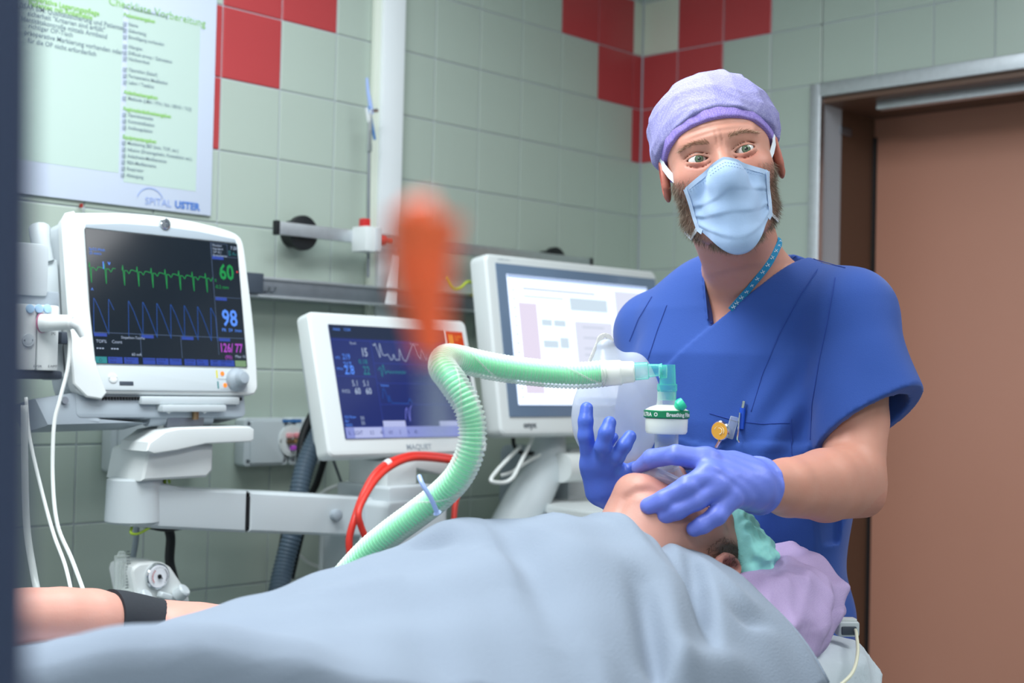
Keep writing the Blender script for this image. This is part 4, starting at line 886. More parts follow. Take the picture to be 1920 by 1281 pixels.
# eyebrows and beard
m_hair = hair_mat('beard_hair', '#4a3527', '#a08e7c'); m_brow = hair_mat('brow_hair', '#82624c', '#b8977c')
rs = np.random.RandomState(5)
def proj_front(x, z, fn=lambda q: head_field(q), y0=.17, off=.0):
    y = np.full(len(x), y0); 
    for _ in range(60):
        d = fn(np.stack([x, y, z], 1))-off; y = y-np.clip(d*.7, -.002, .02)
    return y
bx = []; bd_ = []
for sx in (-1, 1):
    n = 300; t = rs.rand(n); x = sx*(.013+.040*t); z = .0160+.0065*np.sin(t*2.6)-.004*t+rs.uniform(-1, 1, n)*.0028*(1-.5*t)+(.002 if sx > 0 else 0); y = proj_front(x, z)
    bx.append(np.stack([x, y, z], 1)); bd_.append(np.stack([sx*(.5+t), .25+0*t, .55-.75*t], 1))
bx = np.concatenate(bx); bd_ = np.concatenate(bd_)
strands('eyebrow_hair', bx@HM+HO, bd_@HM, .0062, .00022, m_brow, doc, 2, .25)
fc = hv[hf[:, [1, 2, 0]]]; nv = np.cross(fc[:, 1]-fc[:, 0], fc[:, 2]-fc[:, 0]); nv /= np.linalg.norm(nv, axis=1)[:, None]+1e-9
ctr = hv[hf].mean(1); cl = (ctr-HO)@HM.T; nl = nv@HM.T
if (nl[:, 1][cl[:, 1] > .06].mean()) < 0: nl = -nl
a_ = np.abs(cl[:, 0]); w_ = np.where((cl[:, 1] > -.010) & (cl[:, 2] < -.022) & (a_ > .040) & (cl[:, 2] > -.14), 1.*(cl[:, 1] < .085), 0)*np.clip((a_-.040)*60, 0, 1)
w_ = np.where((a_ > .071), w_*(cl[:, 2] < -.045)*1., w_)
w_ = np.maximum(w_, ((cl[:, 2] < -.112) & (cl[:, 2] > -.140) & (cl[:, 1] > .0))*1.)
ii = rs.choice(len(ctr), 9000, p=w_/w_.sum()); bp_ = cl[ii]+rs.normal(size=(9000, 3))*.0008
dd = nl[ii]*.55+np.array([0, .12, -.85])
strands('beard', bp_@HM+HO, dd@HM, .0085, .00016, m_hair, doc, 3, .30)
# surgical cap
def cap_core(q, s=0.): return smin(ell(q, (0, -.016, .034), (.0805+s, .1010+s, .083+s)), ell(q, (0, -.030, .045), (.086+s, .090+s, .078+s)), .02)
def cap_f(p):
    q = (p-HO)@HM.T; d = cap_core(q)-crinkle(q, 10, 60, .0085, 4)+.002
    return smax(d, -(q[:, 2]-(.026+.44*q[:, 1]-.12*np.abs(q[:, 0])*1.0)), .004)
def band_f(p):
    q = (p-HO)@HM.T; d = smin(ell(q, (0, -.014, .028), (.0785, .0995, .088)), ell(q, (0, -.014, .028), (.0785, .0995, .088)), .01)-.0006*np.sin(q[:, 0]*300+q[:, 2]*90)
    pl0 = q[:, 2]-(.0085+.46*q[:, 1]-.0*q[:, 0])+.10*np.maximum(0, np.abs(q[:, 0])-.05)
    d = smax(d, -pl0, .0015); return smax(d, pl0-.034-.004*np.cos(q[:, 0]*20), .003)
def lattice(name, c1, c2, sc, rough=.75):
    m = mat(name, c1, rough); nt = m.node_tree; b = nt.nodes['Principled BSDF']; tc = nt.nodes.new('ShaderNodeTexCoord'); vo = nt.nodes.new('ShaderNodeTexVoronoi'); vo.inputs['Scale'].default_value = sc; vo.inputs['Randomness'].default_value = .45
    nt.links.new(tc.outputs['Object'], vo.inputs['Vector']); mx = nt.nodes.new('ShaderNodeMix'); mx.data_type = 'RGBA'; mr = nt.nodes.new('ShaderNodeMapRange'); mr.inputs['From Min'].default_value = .25; mr.inputs['From Max'].default_value = .55
    nt.links.new(vo.outputs['Distance'], mr.inputs['Value']); nt.links.new(mr.outputs[0], mx.inputs[0]); mx.inputs[6].default_value = (*lin(c1), 1); mx.inputs[7].default_value = (*lin(c2), 1); nt.links.new(mx.outputs[2], b.inputs['Base Color'])
    n2 = nt.nodes.new('ShaderNodeTexNoise'); n2.inputs['Scale'].default_value = 60; n2.inputs['Detail'].default_value = 4; nt.links.new(tc.outputs['Object'], n2.inputs['Vector'])
    bp = nt.nodes.new('ShaderNodeBump'); bp.inputs['Strength'].default_value = .5; bp.inputs['Distance'].default_value = .002; nt.links.new(n2.outputs['Fac'], bp.inputs['Height']); nt.links.new(bp.outputs[0], b.inputs['Normal']); return m
v2, f2 = nets(cap_f, HO-.17, HO+.19, .0024); cp = mesh_obj('surgical_cap', v2, f2, lattice('cap_lilac', '#a3a1cc', '#8b88bd', 420), doc)
v2, f2 = nets(band_f, HO-.17, HO+.19, .002); mesh_obj('cap_band', v2, f2, lattice('cap_band_lilac', '#a896da', '#8d7bca', 420), cp)
# face mask
def maskbase(q):
    d = smin(head_field(q), cap(q, (0, .100, -.030), (0, .078, -.112), .010, .020), .03); return d
nu, nv_ = 61, 57; uu, vv = np.meshgrid(np.linspace(-1, 1, nu), np.linspace(0, 1, nv_), indexing='ij'); U, Vv = uu.ravel(), vv.ravel()
hw = np.interp(Vv, [0, .25, .6, .85, 1], [.0545, .0520, .0500, .0480, .0400]); sq = np.sign(U)*np.abs(U)
xx = sq*hw; zt = -.010-.026*np.abs(U)**1.15; zb = -.137+.036*np.abs(U)**2.2; zz = zt+(zb-zt)*Vv
yy = proj_front(xx, zz, maskbase, .17, .0035)
yl = np.interp(Vv, [0, .3, .7, 1], [0, 0, 0, -.0])
pf = 0
for vc, am in ((.30, .0045), (.58, .0055), (.80, .0045)):
    c_ = vc+.05*np.abs(U)*(1 if vc < .5 else -.6)+.035*np.sin(U*2.3+vc*9); s_ = (Vv-c_)/.035; st = np.where(s_ < 0, np.exp(-(s_/2.6)**2), np.exp(-(s_*2.2)**2)); pf = pf+am*(.15+.85*np.abs(U)**1.3)*st*(1-.55*np.exp(-((np.abs(U)-1)/.10)**2))
pf = pf+.0018*np.sin(U*7+Vv*9)*(np.abs(U) > .25)*np.minimum(1, (np.abs(U)-.2)*2)
yy = yy+pf
mk = np.stack([xx, yy, zz], 1)@HM+HO
g_ = np.arange(nu*nv_).reshape(nu, nv_); fq = np.stack([g_[:-1, :-1], g_[1:, :-1], g_[1:, 1:], g_[:-1, 1:]], -1).reshape(-1, 4)
m_mask = mat('mask_blue', '#a6c1e4', .75, bump=(500, .25, .0006), sheen=.2); m_tie = mat('mask_tie', '#e3ecf5', .7)
mko = mesh_obj('face_mask', mk, fq, m_mask, doc); sm = mko.modifiers.new('s', 'SOLIDIFY'); sm.thickness = .0012; sm.offset = 0
G = mk.reshape(nu, nv_, 3); mb = MB()
nrm = hY
ribbon(mb, [G[i, 1]+hY*.0012 for i in range(0, nu, 3)], .006, nrm, .0006)
m_hem = mat('mask_hem', '#b9cfec', .75)
part('nose_hem', mb, m_hem, mko)
for s_ in (0, -1):
    mb = MB(); ribbon(mb, [G[s_, j]+hY*.0015+hX*(.001 if s_ else -.001) for j in range(0, nv_-2, 4)], .0065, unit(hY+hX*(1.0 if s_ else -1.0)), .0008); part('side_hem', mb, m_hem, mko)
# stitched seam lines on the mask
mb = MB()
for j in (3, 5): 
    for i in range(2, nu-3, 2): mb.tube([G[i, j]+hY*.0014, G[i+1, j]+hY*.0014], .0003, 4, False)
part('stitching', mb, mat('mask_stitch', '#9db4d2', .7), mko, kind='stuff')
def side(x, y, z): return h2w((x, y, z))
mb = MB(); ribbon(mb, [G[0, 1], side(-.0625, .040, -.022), side(-.071, .028, -.008), side(-.077, .016, .006), side(-.079, .006, .020)], [.006, .009, .010, .010, .009], [unit(hY-hX*k) for k in (.6, .8, 1., 1.4, 2)], .0009); part('tie_strap', mb, m_tie, mko)
mb = MB(); ribbon(mb, [G[-1, 1], side(.0605, .040, -.020), side(.070, .028, -.006), side(.076, .016, .006), side(.079, .006, .020)], [.006, .007, .008, .008, .008], [unit(hY+hX*k) for k in (.6, .8, 1., 1.4, 2)], .0009); part('tie_strap', mb, m_tie, mko)
for s_, e_ in ((0, -1), (-1, 1)):
    mb = MB(); ribbon(mb, [G[s_, nv_-12], side(e_*.060, .018, -.098), side(e_*.066, -.01, -.085), side(e_*.062, -.05, -.07)], .006, [unit(hY*.5+hX*e_)]*4, .0009); part('tie_strap', mb, m_tie, mko)
# scrubs
def scr_base(p):
    d = torso(p); d = smin(d, cap(p, NB-UP*.012, SL, .050, .062), .035); d = smin(d, cap(p, NB-UP*.012, SR, .050, .058), .035)
    return d
HEM = P(1630, 792, 1.925); SAX = unit(HEM-SL); HN = unit(SAX+.25*(-FWD)+.40*LAT); HEM2 = P(1235, 850, 2.12); SAX2 = unit(HEM2-SR)
FOLDS = [((.3, .2, 1), 24, .0045, .5), ((1, .3, .6), 31, .0035, 2.1), ((-.6, .7, .5), 52, .0022, 4.0)]
q_a, q_b, q_c, q_d = [snap(*k, scr_base) for k in ((1330, 614), (1318, 500), (1440, 523), (1238, 700))]
nA = unit(np.cross(q_b-q_a, tY)); nA = nA if nA@LAT > 0 else -nA          # points to image right of the left edge
nB = unit(np.cross(q_c-q_a, tY)); nB = nB if nB@UP > 0 else -nB
nD = unit(np.cross(q_d-q_c, tY)); nD = nD if nD@UP > 0 else -nD
def scrub_f(p, pocket=True):
    d = scr_base(p)
    sl = cap(p, SL, HEM+SAX*.02, .063, .079); sl2 = cap(p, SR, HEM2+SAX2*.02, .058, .070)
    rel = p-TO; zf = np.clip((1.50-p[:, 2])*6, 0, 1)
    w1 = waves(rel, FOLDS)*zf
    sl = sl-.003*np.sin((p-SL)@unit(LAT+.4*UP)*55)*np.clip(((p-SL)@SAX)*9, 0, 1)
    d = smin(d, sl, .022); d = smin(d, sl2, .022); d = d+w1
    # gathers running from the armpit, wrap overlap, pocket
    q = rel@TM.T
    g = np.exp(-((q[:, 0]-.10)/.05)**2-((p[:, 2]-1.33)/.09)**2); d = d-.004*g*np.sin((q[:, 2]*.8-q[:, 0]*1.2)*95)
    lap = np.clip(((p-q_a)@nD)*-400+.5, 0, 1)*(q[:, 1] > 0)*(q[:, 0] > -.16); d = d-.0028*lap*np.clip((p[:, 2]-1.25)*9, 0, 1)
    if pocket:
        pz = q[:, 2]-(1.309-.02*q[:, 0]-.10*np.exp(-((q[:, 0]-.0)/.05)**2)*.1)
        pk = np.clip(-pz*500, 0, 1)*np.clip((.150-np.abs(q[:, 0]+.01))*400, 0, 1)*(q[:, 1] > .02)*np.clip((q[:, 2]-1.10)*12, 0, 1); d = d-.0030*pk-.0016*pk*np.exp(-((pz+.010)/.006)**2)
    d = smax(d, (p-HEM)@HN, .002)*1.0 if False else d
    arm_side = ((p-SL)@tX > -.03) & ((p-SL)@SAX > .08)
    hem = (p-HEM)@HN; near = np.linalg.norm(p-HEM-((p-HEM)@SAX)[:, None]*SAX, axis=1) < .105
    d = np.where(near & ((p-SL)@SAX > .06) & ((p-TO)@tX > .135), smax(d, hem, .002), d)
    d = np.maximum(d, -cap(p, SL+SAX*.12, HEM+SAX*.1, .056, .079))
    hem2 = (p-HEM2)@SAX2; near2 = ((p-TO)@tX < -.155); d = np.where(near2, smax(d, hem2, .002), d); d = np.maximum(d, -cap(p, SR+SAX2*.14, HEM2+SAX2*.1, .052, .069))
    a = (p-q_a)@nA; b = (p-q_a)@nB; vreg = np.maximum(np.maximum(-a, -b), -(q[:, 1]-.0)); d = smax(d, -vreg, .0015)
    ngap = cap(p, NB-UP*.02, NB+UP*.2, .062, .075); d = smax(d, -ngap, .004)
    return np.maximum(d, .80-p[:, 2])
m_scr_ = mat('scrub_blue', '#2e509e', .78, noise=(5, .05), bump=(700, .35, .0008), sheen=.15, spec=.3)
v3, f3 = nets(scrub_f, (-1.78, -1.80, .76), (-.90, -.82, 1.66), .0036)
top = mesh_obj('scrub_top', v3, f3, m_scr_, doc)
m_seam = mat('scrub_seam', '#25449a', .8)
def seam(name, pts, r=.00055, fn=scrub_f, m=m_seam, off=.0004, parent=top, k=5):
    q = [v for v in (snap(a, b, fn, off, 1.3, 2.35) for a, b in pts) if v is not None]
    dm = np.median([(v-CAM)@_F for v in q]); q = [v for v in q if abs((v-CAM)@_F-dm) < .10]
    if len(q) < 3: return None
    mb = MB().tube(crom(q, k), r, 6); return part(name, mb, m, parent, smooth=True)
def dense(pts, n=5):
    return [(a[0]+(b[0]-a[0])*i/n, a[1]+(b[1]-a[1])*i/n) for a, b in zip(pts[:-1], pts[1:]) for i in range(n)]+[pts[-1]]
seam('panel_seam', dense([(1541, 492), (1500, 555), (1462, 625), (1430, 700), (1408, 772)], 4))
seam('panel_seam', dense([(1250, 572), (1232, 620), (1213, 678)], 4))
seam('shoulder_seam', dense([(1505, 478), (1545, 492), (1585, 502)], 4))
seam('armhole_seam', dense([(1566, 520), (1552, 600), (1535, 680), (1522, 760), (1519, 825)], 4))
seam('armhole_seam', dense([(1222, 556), (1196, 600), (1180, 640)], 4))
seam('neck_hem', dense([(1333, 605), (1385, 562), (1440, 520), (1492, 480)], 4), off=.0002, r=.0012, m=m_scr_)
seam('neck_hem', dense([(1327, 600), (1322, 550), (1318, 505)], 4), off=.0002, r=.0012, m=m_scr_)
seam('pocket_hem', dense([(1330, 775), (1382, 790), (1430, 795), (1481, 793)], 4), r=.0006)
seam('pocket_side', dense([(1483, 785), (1484, 850), (1490, 860)], 4), r=.0006)
# trousers and shoes (behind the bed)
def trou(p):
    q = (p-TO)@TM.T; d = ell(q, (0, 0, .86), (.148, .115, .14))
    for sx in (-1, 1): d = smin(d, chain(q, [(sx*.085, 0, .82), (sx*.095, .01, .48), (sx*.10, 0, .10)], [.088, .068, .062], .02), .03)
    return np.maximum(d+.002*np.sin(q[:, 2]*60+q[:, 0]*30), .06-p[:, 2])
v4, f4 = nets(trou, (-1.70, -1.65, .03), (-.95, -.85, 1.05), .008); mesh_obj('trousers', v4, f4, m_scr_, doc)
for sx in (-1, 1):
    def shoe(p, sx=sx): q = (p-TO)@TM.T; return np.maximum(smin(ell(q, (sx*.105, .07, .04), (.048, .13, .05)), ell(q, (sx*.105, -.02, .07), (.042, .07, .05)), .02), .002-q[:, 2])
    c_ = TO+tX*sx*.105+tY*.06+UP*.05; v5, f5 = nets(shoe, c_-np.array([.2, .2, .07]), c_+np.array([.2, .2, .1]), .007); mesh_obj('shoe', v5, f5, mat('clog_white', '#d8dcdc', .4), doc)
# gloves
m_glove_lit = mat('nitrile_glove_lit', '#6c7dd8', .42, noise=(22, .05), bump=(70, .22, .003), sss=.05); m_glove_shaded = mat('nitrile_glove_shaded', '#4a68c8', .42, noise=(22, .05), bump=(70, .22, .003), sss=.05)  # light and shade put into the glove blue: lit hand lighter, far hand deeper
def hand1(p):
    wr = P(1412, 911, 1.705)
    K = [P(1325, 862, 1.672), P(1330, 890, 1.652), P(1345, 913, 1.648), P(1367, 936, 1.652)]
    ch = [[K[0], P(1268, 853, 1.672), P(1222, 860, 1.695), P(1199, 877, 1.715)], [K[1], P(1290, 912, 1.640), P(1245, 938, 1.645), P(1217, 949, 1.652)],
          [K[2], P(1306, 938, 1.640), P(1270, 956, 1.642), P(1248, 966, 1.648)], [K[3], P(1345, 966, 1.640), P(1318, 984, 1.640), P(1302, 992, 1.645)]]
    R = [[.0140, .0122, .0112, .0098], [.0140, .0128, .0120, .0108], [.0130, .0122, .0116, .0104], [.0128, .0116, .0106, .0096]]
    d = None
    for c, r in zip(ch, R):
        e = chain(p, c, r, .004); d = e if d is None else smin(d, e, .004)
    pl = None
    for k, r in zip(K, (.017, .018, .018, .015)):
        e = cap(p, wr+(k-wr)*.12, k, .024, r-.003); pl = e if pl is None else smin(pl, e, .012)
    pl = smin(pl, cap(p, P(1395, 878, 1.705), P(1345, 868, 1.695), .017, .015), .014)
    th = chain(p, [P(1372, 872, 1.715), P(1318, 862, 1.745), P(1275, 868, 1.772), P(1250, 880, 1.775)], [.018, .013, .0105, .0095], .006)
    d = smin(smin(d, pl, .009), th, .008)
    cuff = cap(p, wr, P(1424, 911, 1.722), .0300, .0355); d = smin(d, cuff, .010)
    ax_ = unit(P(1475, 913, 1.77)-wr); d = smax(d, (p-P(1424, 911, 1.722))@ax_-.001, .0012)
    rim = (p-P(1424, 911, 1.722))@ax_+.003; d = d-.0026*np.exp(-(rim/.0022)**2)*(np.abs(rim) < .01)
    return d+.0005*np.sin(p@np.array([300, 210, 260.]))*np.exp(-np.abs(np.sin(p@np.array([40, 50, 30.]))))-.0006*crinkle(p, 3, 90, 1, 8)*0
def hand2(p):
    wr = P(1160, 918, 1.895)
    K = [P(1108, 868, 1.865), P(1130, 868, 1.858), P(1146, 876, 1.86), P(1158, 892, 1.875)]
    ch = [[K[0], P(1098, 818, 1.850), P(1098, 790, 1.850), P(1100, 766, 1.855)], [K[1], P(1130, 838, 1.835), P(1137, 812, 1.830), P(1143, 793, 1.835)],
          [K[2], P(1157, 856, 1.84), P(1170, 836, 1.835), P(1181, 819, 1.84)], [P(1150, 905, 1.88), P(1172, 890, 1.87), P(1190, 880, 1.865), P(1200, 876, 1.865)],
          [P(1118, 880, 1.885), P(1125, 850, 1.915), P(1140, 830, 1.93), P(1150, 820, 1.925)]]
    R = [[.0130, .0104, .0099, .0088], [.0130, .0108, .0103, .0090], [.0124, .0104, .0099, .0088], [.0140, .0110, .0098, .0088], [.0100, .0085, .0080, .0072]]
    d = None
    for c, r in zip(ch, R):
        e = chain(p, c, r, .004); d = e if d is None else smin(d, e, .006)
    pl = None
    for k in K:
        e = cap(p, wr, k, .027, .0135); pl = e if pl is None else smin(pl, e, .012)
    pl = smin(pl, cap(p, P(1126, 918, 1.88), P(1112, 885, 1.872), .022, .016), .014); pl = smin(pl, cap(p, P(1134, 918, 1.875), P(1158, 905, 1.87), .019, .017), .012)
    d = smin(d, pl, .008); d = smin(d, cap(p, wr, P(1185, 930, 1.94), .029, .033), .012)
    return smax(d, (p-P(1190, 932, 1.945))@unit(P(1190, 932, 1.945)-wr), .002)
c_ = P(1310, 915, 1.69); v6, f6 = nets(hand1, c_-np.array([.16, .14, .12]), c_+np.array([.16, .14, .12]), .0017); mesh_obj('glove', v6, f6, m_glove_lit, doc)
c_ = P(1140, 860, 1.88); v6, f6 = nets(hand2, c_-np.array([.14, .14, .14]), c_+np.array([.14, .14, .14]), .0019); mesh_obj('glove', v6, f6, m_glove_shaded, doc)
# lanyard, badge reel, pen
def bodyorscrub(p): return np.minimum(body_f(p), scrub_f(p))
m_lan = mat('lanyard_blue', '#1f86b4', .6)
ln_ = [v for v in (snap(a, b, bodyorscrub, .002, 1.3, 2.3) for a, b in ((1462, 452), (1455, 470), (1440, 497), (1420, 523), (1400, 547), (1382, 568), (1370, 582))) if v is not None]
for k_ in range(1, 4): ln_.insert(0, ln_[0]+FWD*.022*k_+UP*.008*(2-k_)-LAT*.006*k_)
ly = thing('lanyard', 'turquoise printed lanyard hanging round the neck of the man in scrubs', 'lanyard', tuple(ln_[2]))
mb = MB(); ribbon(mb, crom(ln_, 5), .0105, -vr*.8+LAT*.4, .001); part('strap', mb, m_lan, ly)
mb = MB()
cl_ = crom(ln_, 6)
for i in range(18, len(cl_)-3, 3):
    t = unit(cl_[i+1]-cl_[i]); s = unit(np.cross(t, vr)); o0 = cl_[i]-vr*.0016
    for a in ((-.0028, -.002, .0028, .001), (-.0012, .0026, .0014, -.0028), (-.003, .002, 0, .0025)): mb.tube([o0+s*a[0]+t*a[1], o0+s*a[2]+t*a[3]], .0004, 4)
part('print_marks', mb, mat('print_white', '#dfe8ee', .5), ly, kind='stuff')
pn = thing('badge_reel', 'round yellow badge reel with a chrome rim clipped to the chest pocket', 'badge', tuple(snap(1350, 808, scrub_f, .006)))
c0 = snap(1350, 808, scrub_f, .014); fa = unit(-vr*.85-LAT*.5)
part('reel_case', MB().lathe(c0-fa*.006, fa, [(0, .0125), (.001, .0142), (.006, .0145), (.0075, .0135)], 32), m_chrome, pn)
fcq = part('reel_face', MB().lathe(c0+fa*.0016, fa, [(0, .0128), (.0006, .0126)], 32), mat('reel_yellow', '#e5a83e', .35), pn)
s0 = unit(np.cross(fa, UP)); u0 = np.cross(s0, fa)*-1
mb = MB()
for k_, rr_ in enumerate((.0075, .0045)): mb.tube([c0+fa*.0026+s0*rr_*math.cos(a)+UP*rr_*math.sin(a) for a in np.linspace(.3+k_, 3.6+k_, 10)], .0006, 4)
part('face_print', mb, mat('print_cream', '#f2e4bc', .4), fcq)
part('chain', MB().tube([c0-UP*.014, snap(1343, 838, scrub_f, .006)], .0028, 8).lathe(snap(1340, 842, scrub_f, .006), (0, 0, -1), [(0, .003), (.003, .005), (.008, .004)], 10), m_chrome, pn)
part('clip_strap', MB().box(snap(1372, 802, scrub_f, .008), (.012, .004, .032), .0015, 2, Matrix.Rotation(-YAW, 3, 'Z') @ Matrix.Rotation(.25, 3, 'Y')), m_clr, pn)
pe_ = thing('pen', 'blue pen with a steel push button sticking out of the chest pocket', 'pen', tuple(snap(1388, 790, scrub_f, .004)))
a = snap(1390, 778, scrub_f, .005); b = a+(P(1392, 760, 1.95)-P(1386, 790, 1.95))
part('barrel', MB().tube([a-UP*.02, a+unit(b-a)*.010], .0042, 14), mat('pen_blue', '#1f4fc0', .3), pe_)
part('push_button', MB().tube([a+unit(b-a)*.010, a+unit(b-a)*.020], .0026, 12), m_chrome, pe_)
part('pocket_clip', MB().tube([a+unit(b-a)*.004-fa*-.006, a-UP*.012+fa*.007, a-UP*.034+fa*.007-LAT*.002, a-UP*.038+fa*.005], .0013, 8), m_chrome, pe_)

# ------------------------------------------------------------------ the patient
tl = .24
kX = np.array([0, -1., 0]); kZ = unit([math.cos(tl), 0, -math.sin(tl)]); kY = unit([math.sin(tl), 0, math.cos(tl)])
KO = P(1203, 911, 1.70)-kY*.076+kZ*.104
KM = np.stack([kX, kY, kZ]); k2w = lambda v: KO+np.asarray(v, float)@KM
ARMP = [np.array([-1.93, -1.17, 1.07]), W(360, 1196, .93), W(300, 1186, .90), W(240, 1175, .90), W(170, 1167, .90), W(110, 1162, .90), W(50, 1160, .90), W(10, 1165, .90)]
GRV = []
def pat_f(p):
    d = head_field((p-KO)@KM.T, closed=True)
    d = smin(d, cap(p, k2w((0, -.03, -.05)), np.array([-1.80, -1.355, 1.115]), .056, .064), .02)
    d = smin(d, cap(p, k2w((0, .042, -.098)), np.array([-1.77, -1.355, 1.14]), .032, .05), .03); d = smin(d, cap(p, k2w((.03, .03, -.09)), np.array([-1.76, -1.385, 1.14]), .034, .04), .03)
    ch = ell(p, (-1.98, -1.35, 1.10), (.26, .165, .10)); d = smin(d, ch, .04)
    if GRV: d = smax(d, -chain(p, GRV, [.0008, .0016, .0020, .0016, .0006], .002), .010)
    for sy, zz_ in ((-1, 1.07), (1, 1.07)): d = smin(d, cap(p, (-1.84, -1.35+sy*.16, zz_), (-2.02, -1.35+sy*.19, 1.04), .062, .05), .03)
    d = smin(d, cap(p, (-1.80, -1.515, 1.06), (-1.715, -1.585, 1.035), .048, .036), .03)
    return d
GRV = [snap(a, b, pat_f, .0004) for a, b in ((1163, 955), (1172, 934), (1192, 922), (1220, 919), (1245, 926))]
def hand_p(p):
    w0 = ARMP[-1]; d = None
    for k_ in range(4):
        y_ = .030-.020*k_; e = cap(p, w0+np.array([-.01, y_*.4, 0]), w0+np.array([-.085, y_, .004]), .022, .013); d = e if d is None else smin(d, e, .012)
        L_ = (.062, .075, .080, .070)[k_]; d = smin(d, chain(p, [w0+np.array([-.085, y_, .004]), w0+np.array([-.085-L_*.5, y_*1.1, .006]), w0+np.array([-.085-L_, y_*1.15, -.010])], [.0105, .0090, .0078], .003), .004)
    return smin(d, chain(p, [w0+np.array([-.015, -.022, .006]), w0+np.array([-.055, -.050, .008]), w0+np.array([-.085, -.058, .002])], [.015, .011, .009], .004), .008)
def arm_p(p): return smin(chain(p, ARMP, [.046, .040, .036, .0335, .036, .034, .031, .036], .02), hand_p(p), .015)
pa = thing('person', 'patient lying under the grey blanket, clear mask on the face, turquoise cap', 'person', (-1.95, -1.35, 1.02))
skin2 = skin_mat('patient_skin', '#cb9a8c', '#b0564e', '#4a3a34')
v7, f7 = nets(pat_f, (-2.32, -1.70, .94), (-1.42, -1.05, 1.34), .0026)
ctrs = v7[f7].mean(1)
v8, f8 = nets(arm_p, (-2.62, -1.25, .98), (-1.86, -.80, 1.22), .0038)
V7 = np.concatenate([v7, v8]); pb = mesh_obj('body', V7, np.concatenate([f7, f8+len(v7)]), skin2, pa)
L = (V7-KO)@KM.T; ax = np.abs(L[:, 0]); LA = np.stack([ax, L[:, 1], L[:, 2]], 1)
dk = np.clip(gs(LA, (.072, .018, .012), (.012, .016, .045))*1.6, 0, 1); rd = np.clip(gs(LA, (.03, .075, -.095), (.04, .04, .03))*.4+gs(LA, (.08, -.002, -.015), (.012, .03, .04))*.5, 0, 1)
rd = rd+.35*(np.linalg.norm(V7-W(150, 1175, .87), axis=1) < .05)
set_tint(pb, np.stack([rd, dk, dk*0], 1))
ii = np.where((dk > .35) & (L[:, 0] > 0))[0]; ii = rs.choice(ii, min(1500, len(ii)))
strands('sideburn_hair', V7[ii], np.tile((kX*.3+kZ*-.6-kY*.3), (len(ii), 1)), .010, .0002, hair_mat('dark_hair', '#231c1a', '#4a3c34'), pa, 4, .3)
def bonnet_f(p):
    q = (p-KO)@KM.T; d = ell(q, (0, -.020, .050), (.098, .108, .086))-crinkle(q, 9, 85, .013, 11, 1.)-crinkle(q, 6, 190, .003, 12, 1.)+.007
    return smax(d, -(q[:, 2]-(.020+.10*q[:, 1])), .006)
v9, f9 = nets(bonnet_f, KO-.20, KO+.22, .0028)
m_tq = mat('bonnet_turquoise', '#93dcd6', .7, noise=(9, .18), bump=(120, .35, .002), sss=.1)
mesh_obj('bouffant_cap', v9, f9, m_tq, pa)
tag(part('wrist_cuff', MB().tube([W(292, 1184, .90), W(255, 1177, .90), W(222, 1172, .90), W(200, 1170, .90)], [.0405, .0415, .0425, .0425], 28), mat('cuff_black', '#23282f', .8, bump=(200, .4, .001)), smooth=50), 'dark fabric cuff around the patient forearm at the left', 'cuff')
fm = thing('anaesthesia_mask', 'clear domed face mask with a soft cushion pressed on the patient face', 'mask', tuple(P(1250, 880, 1.73)))
ms = P(1250, 842, 1.73); me_ = k2w((0, .098, -.052)); axm = unit(me_-ms); Lm = np.linalg.norm(me_-ms)
m_mclr = clear('mask_clear', '#c9cfe0', (.30, .92), .08)
part('mask_port', MB().lathe(ms, axm, [(0, .0118), (.022, .0122), (.024, .0135), (.027, .013)], 28), m_mclr, fm)
part('mask_dome', MB().lathe(ms+axm*.022, axm, [(0, .0125), (Lm*.35, .017), (Lm*.6, .026), (Lm*.8, .034), (Lm*.95, .038)], 36), m_mclr, fm)
cpts = [me_+(kX*math.cos(a)*.034+kZ*math.sin(a)*.044)+kY*(-.004-.010*math.cos(a)**2) for a in np.linspace(0, 2*math.pi, 33)]
part('cushion', MB().tube(cpts, .0085, 12, False), clear('cushion_blue', '#b3b9d6', (.55, .95), .25), fm, smooth=True)

# reservoir bag hanging behind the hoses
def bag_f(p):
    c0_ = P(1150, 760, 1.965); q = p-c0_; a = unit(LAT*.97+FWD*.2); b = unit(np.cross(UP, a)); x = q@a; y = q@b; z = q@UP
    d = ell(np.stack([x, y, z], 1), (.004, 0, -.018), (.064, .042, .070)); d = smin(d, ell(np.stack([x, y, z], 1), (.012, 0, .020), (.050, .034, .050)), .03)
    tp = P(1137, 636, 1.965)-c0_; tq = np.stack([x, y, z], 1)
    d = smin(d, cap(tq, (-.004, 0, .045), (-.012, 0, .082), .026, .013), .020)
    d = smin(d, ell(tq, (.030, 0, .050), (.020, .016, .022)), .012)
    d = d+.0016*np.sin(x*90+z*20)*np.clip((z+.02)*20, 0, 1)-.0014*np.abs(np.sin(x*55+z*35+1))
    return d
c_ = P(1150, 760, 1.965); v10, f10 = nets(bag_f, c_-np.array([.12, .12, .13]), c_+np.array([.12, .12, .14]), .0022)
m_bag = clear('bag_milky', '#c6cfe0', (.55, .92), .28)
bg = thing('reservoir_bag', 'milky translucent breathing bag with a hanging loop, behind the open blue hand', 'bag', tuple(c_-UP*.09))
mesh_obj('bag', v10, f10, m_bag, bg)
lp_ = P(1134, 641, 1.965)
def loop_f(p):
    a = unit(LAT*.97+FWD*.2); b = unit(np.cross(UP, a)); q = p-lp_; x = q@a; y = q@b; z = q@UP
    w_ = .0125+np.clip(-z, 0, .05)*.42; d = np.maximum(np.sqrt(x*x+np.clip(z, 0, 1)**2)-w_, np.maximum(-z-.035, np.abs(y)-.0022)); return smax(d, -(np.sqrt(x*x*1.6+(z-.001)**2*.6)-.0042), .001)
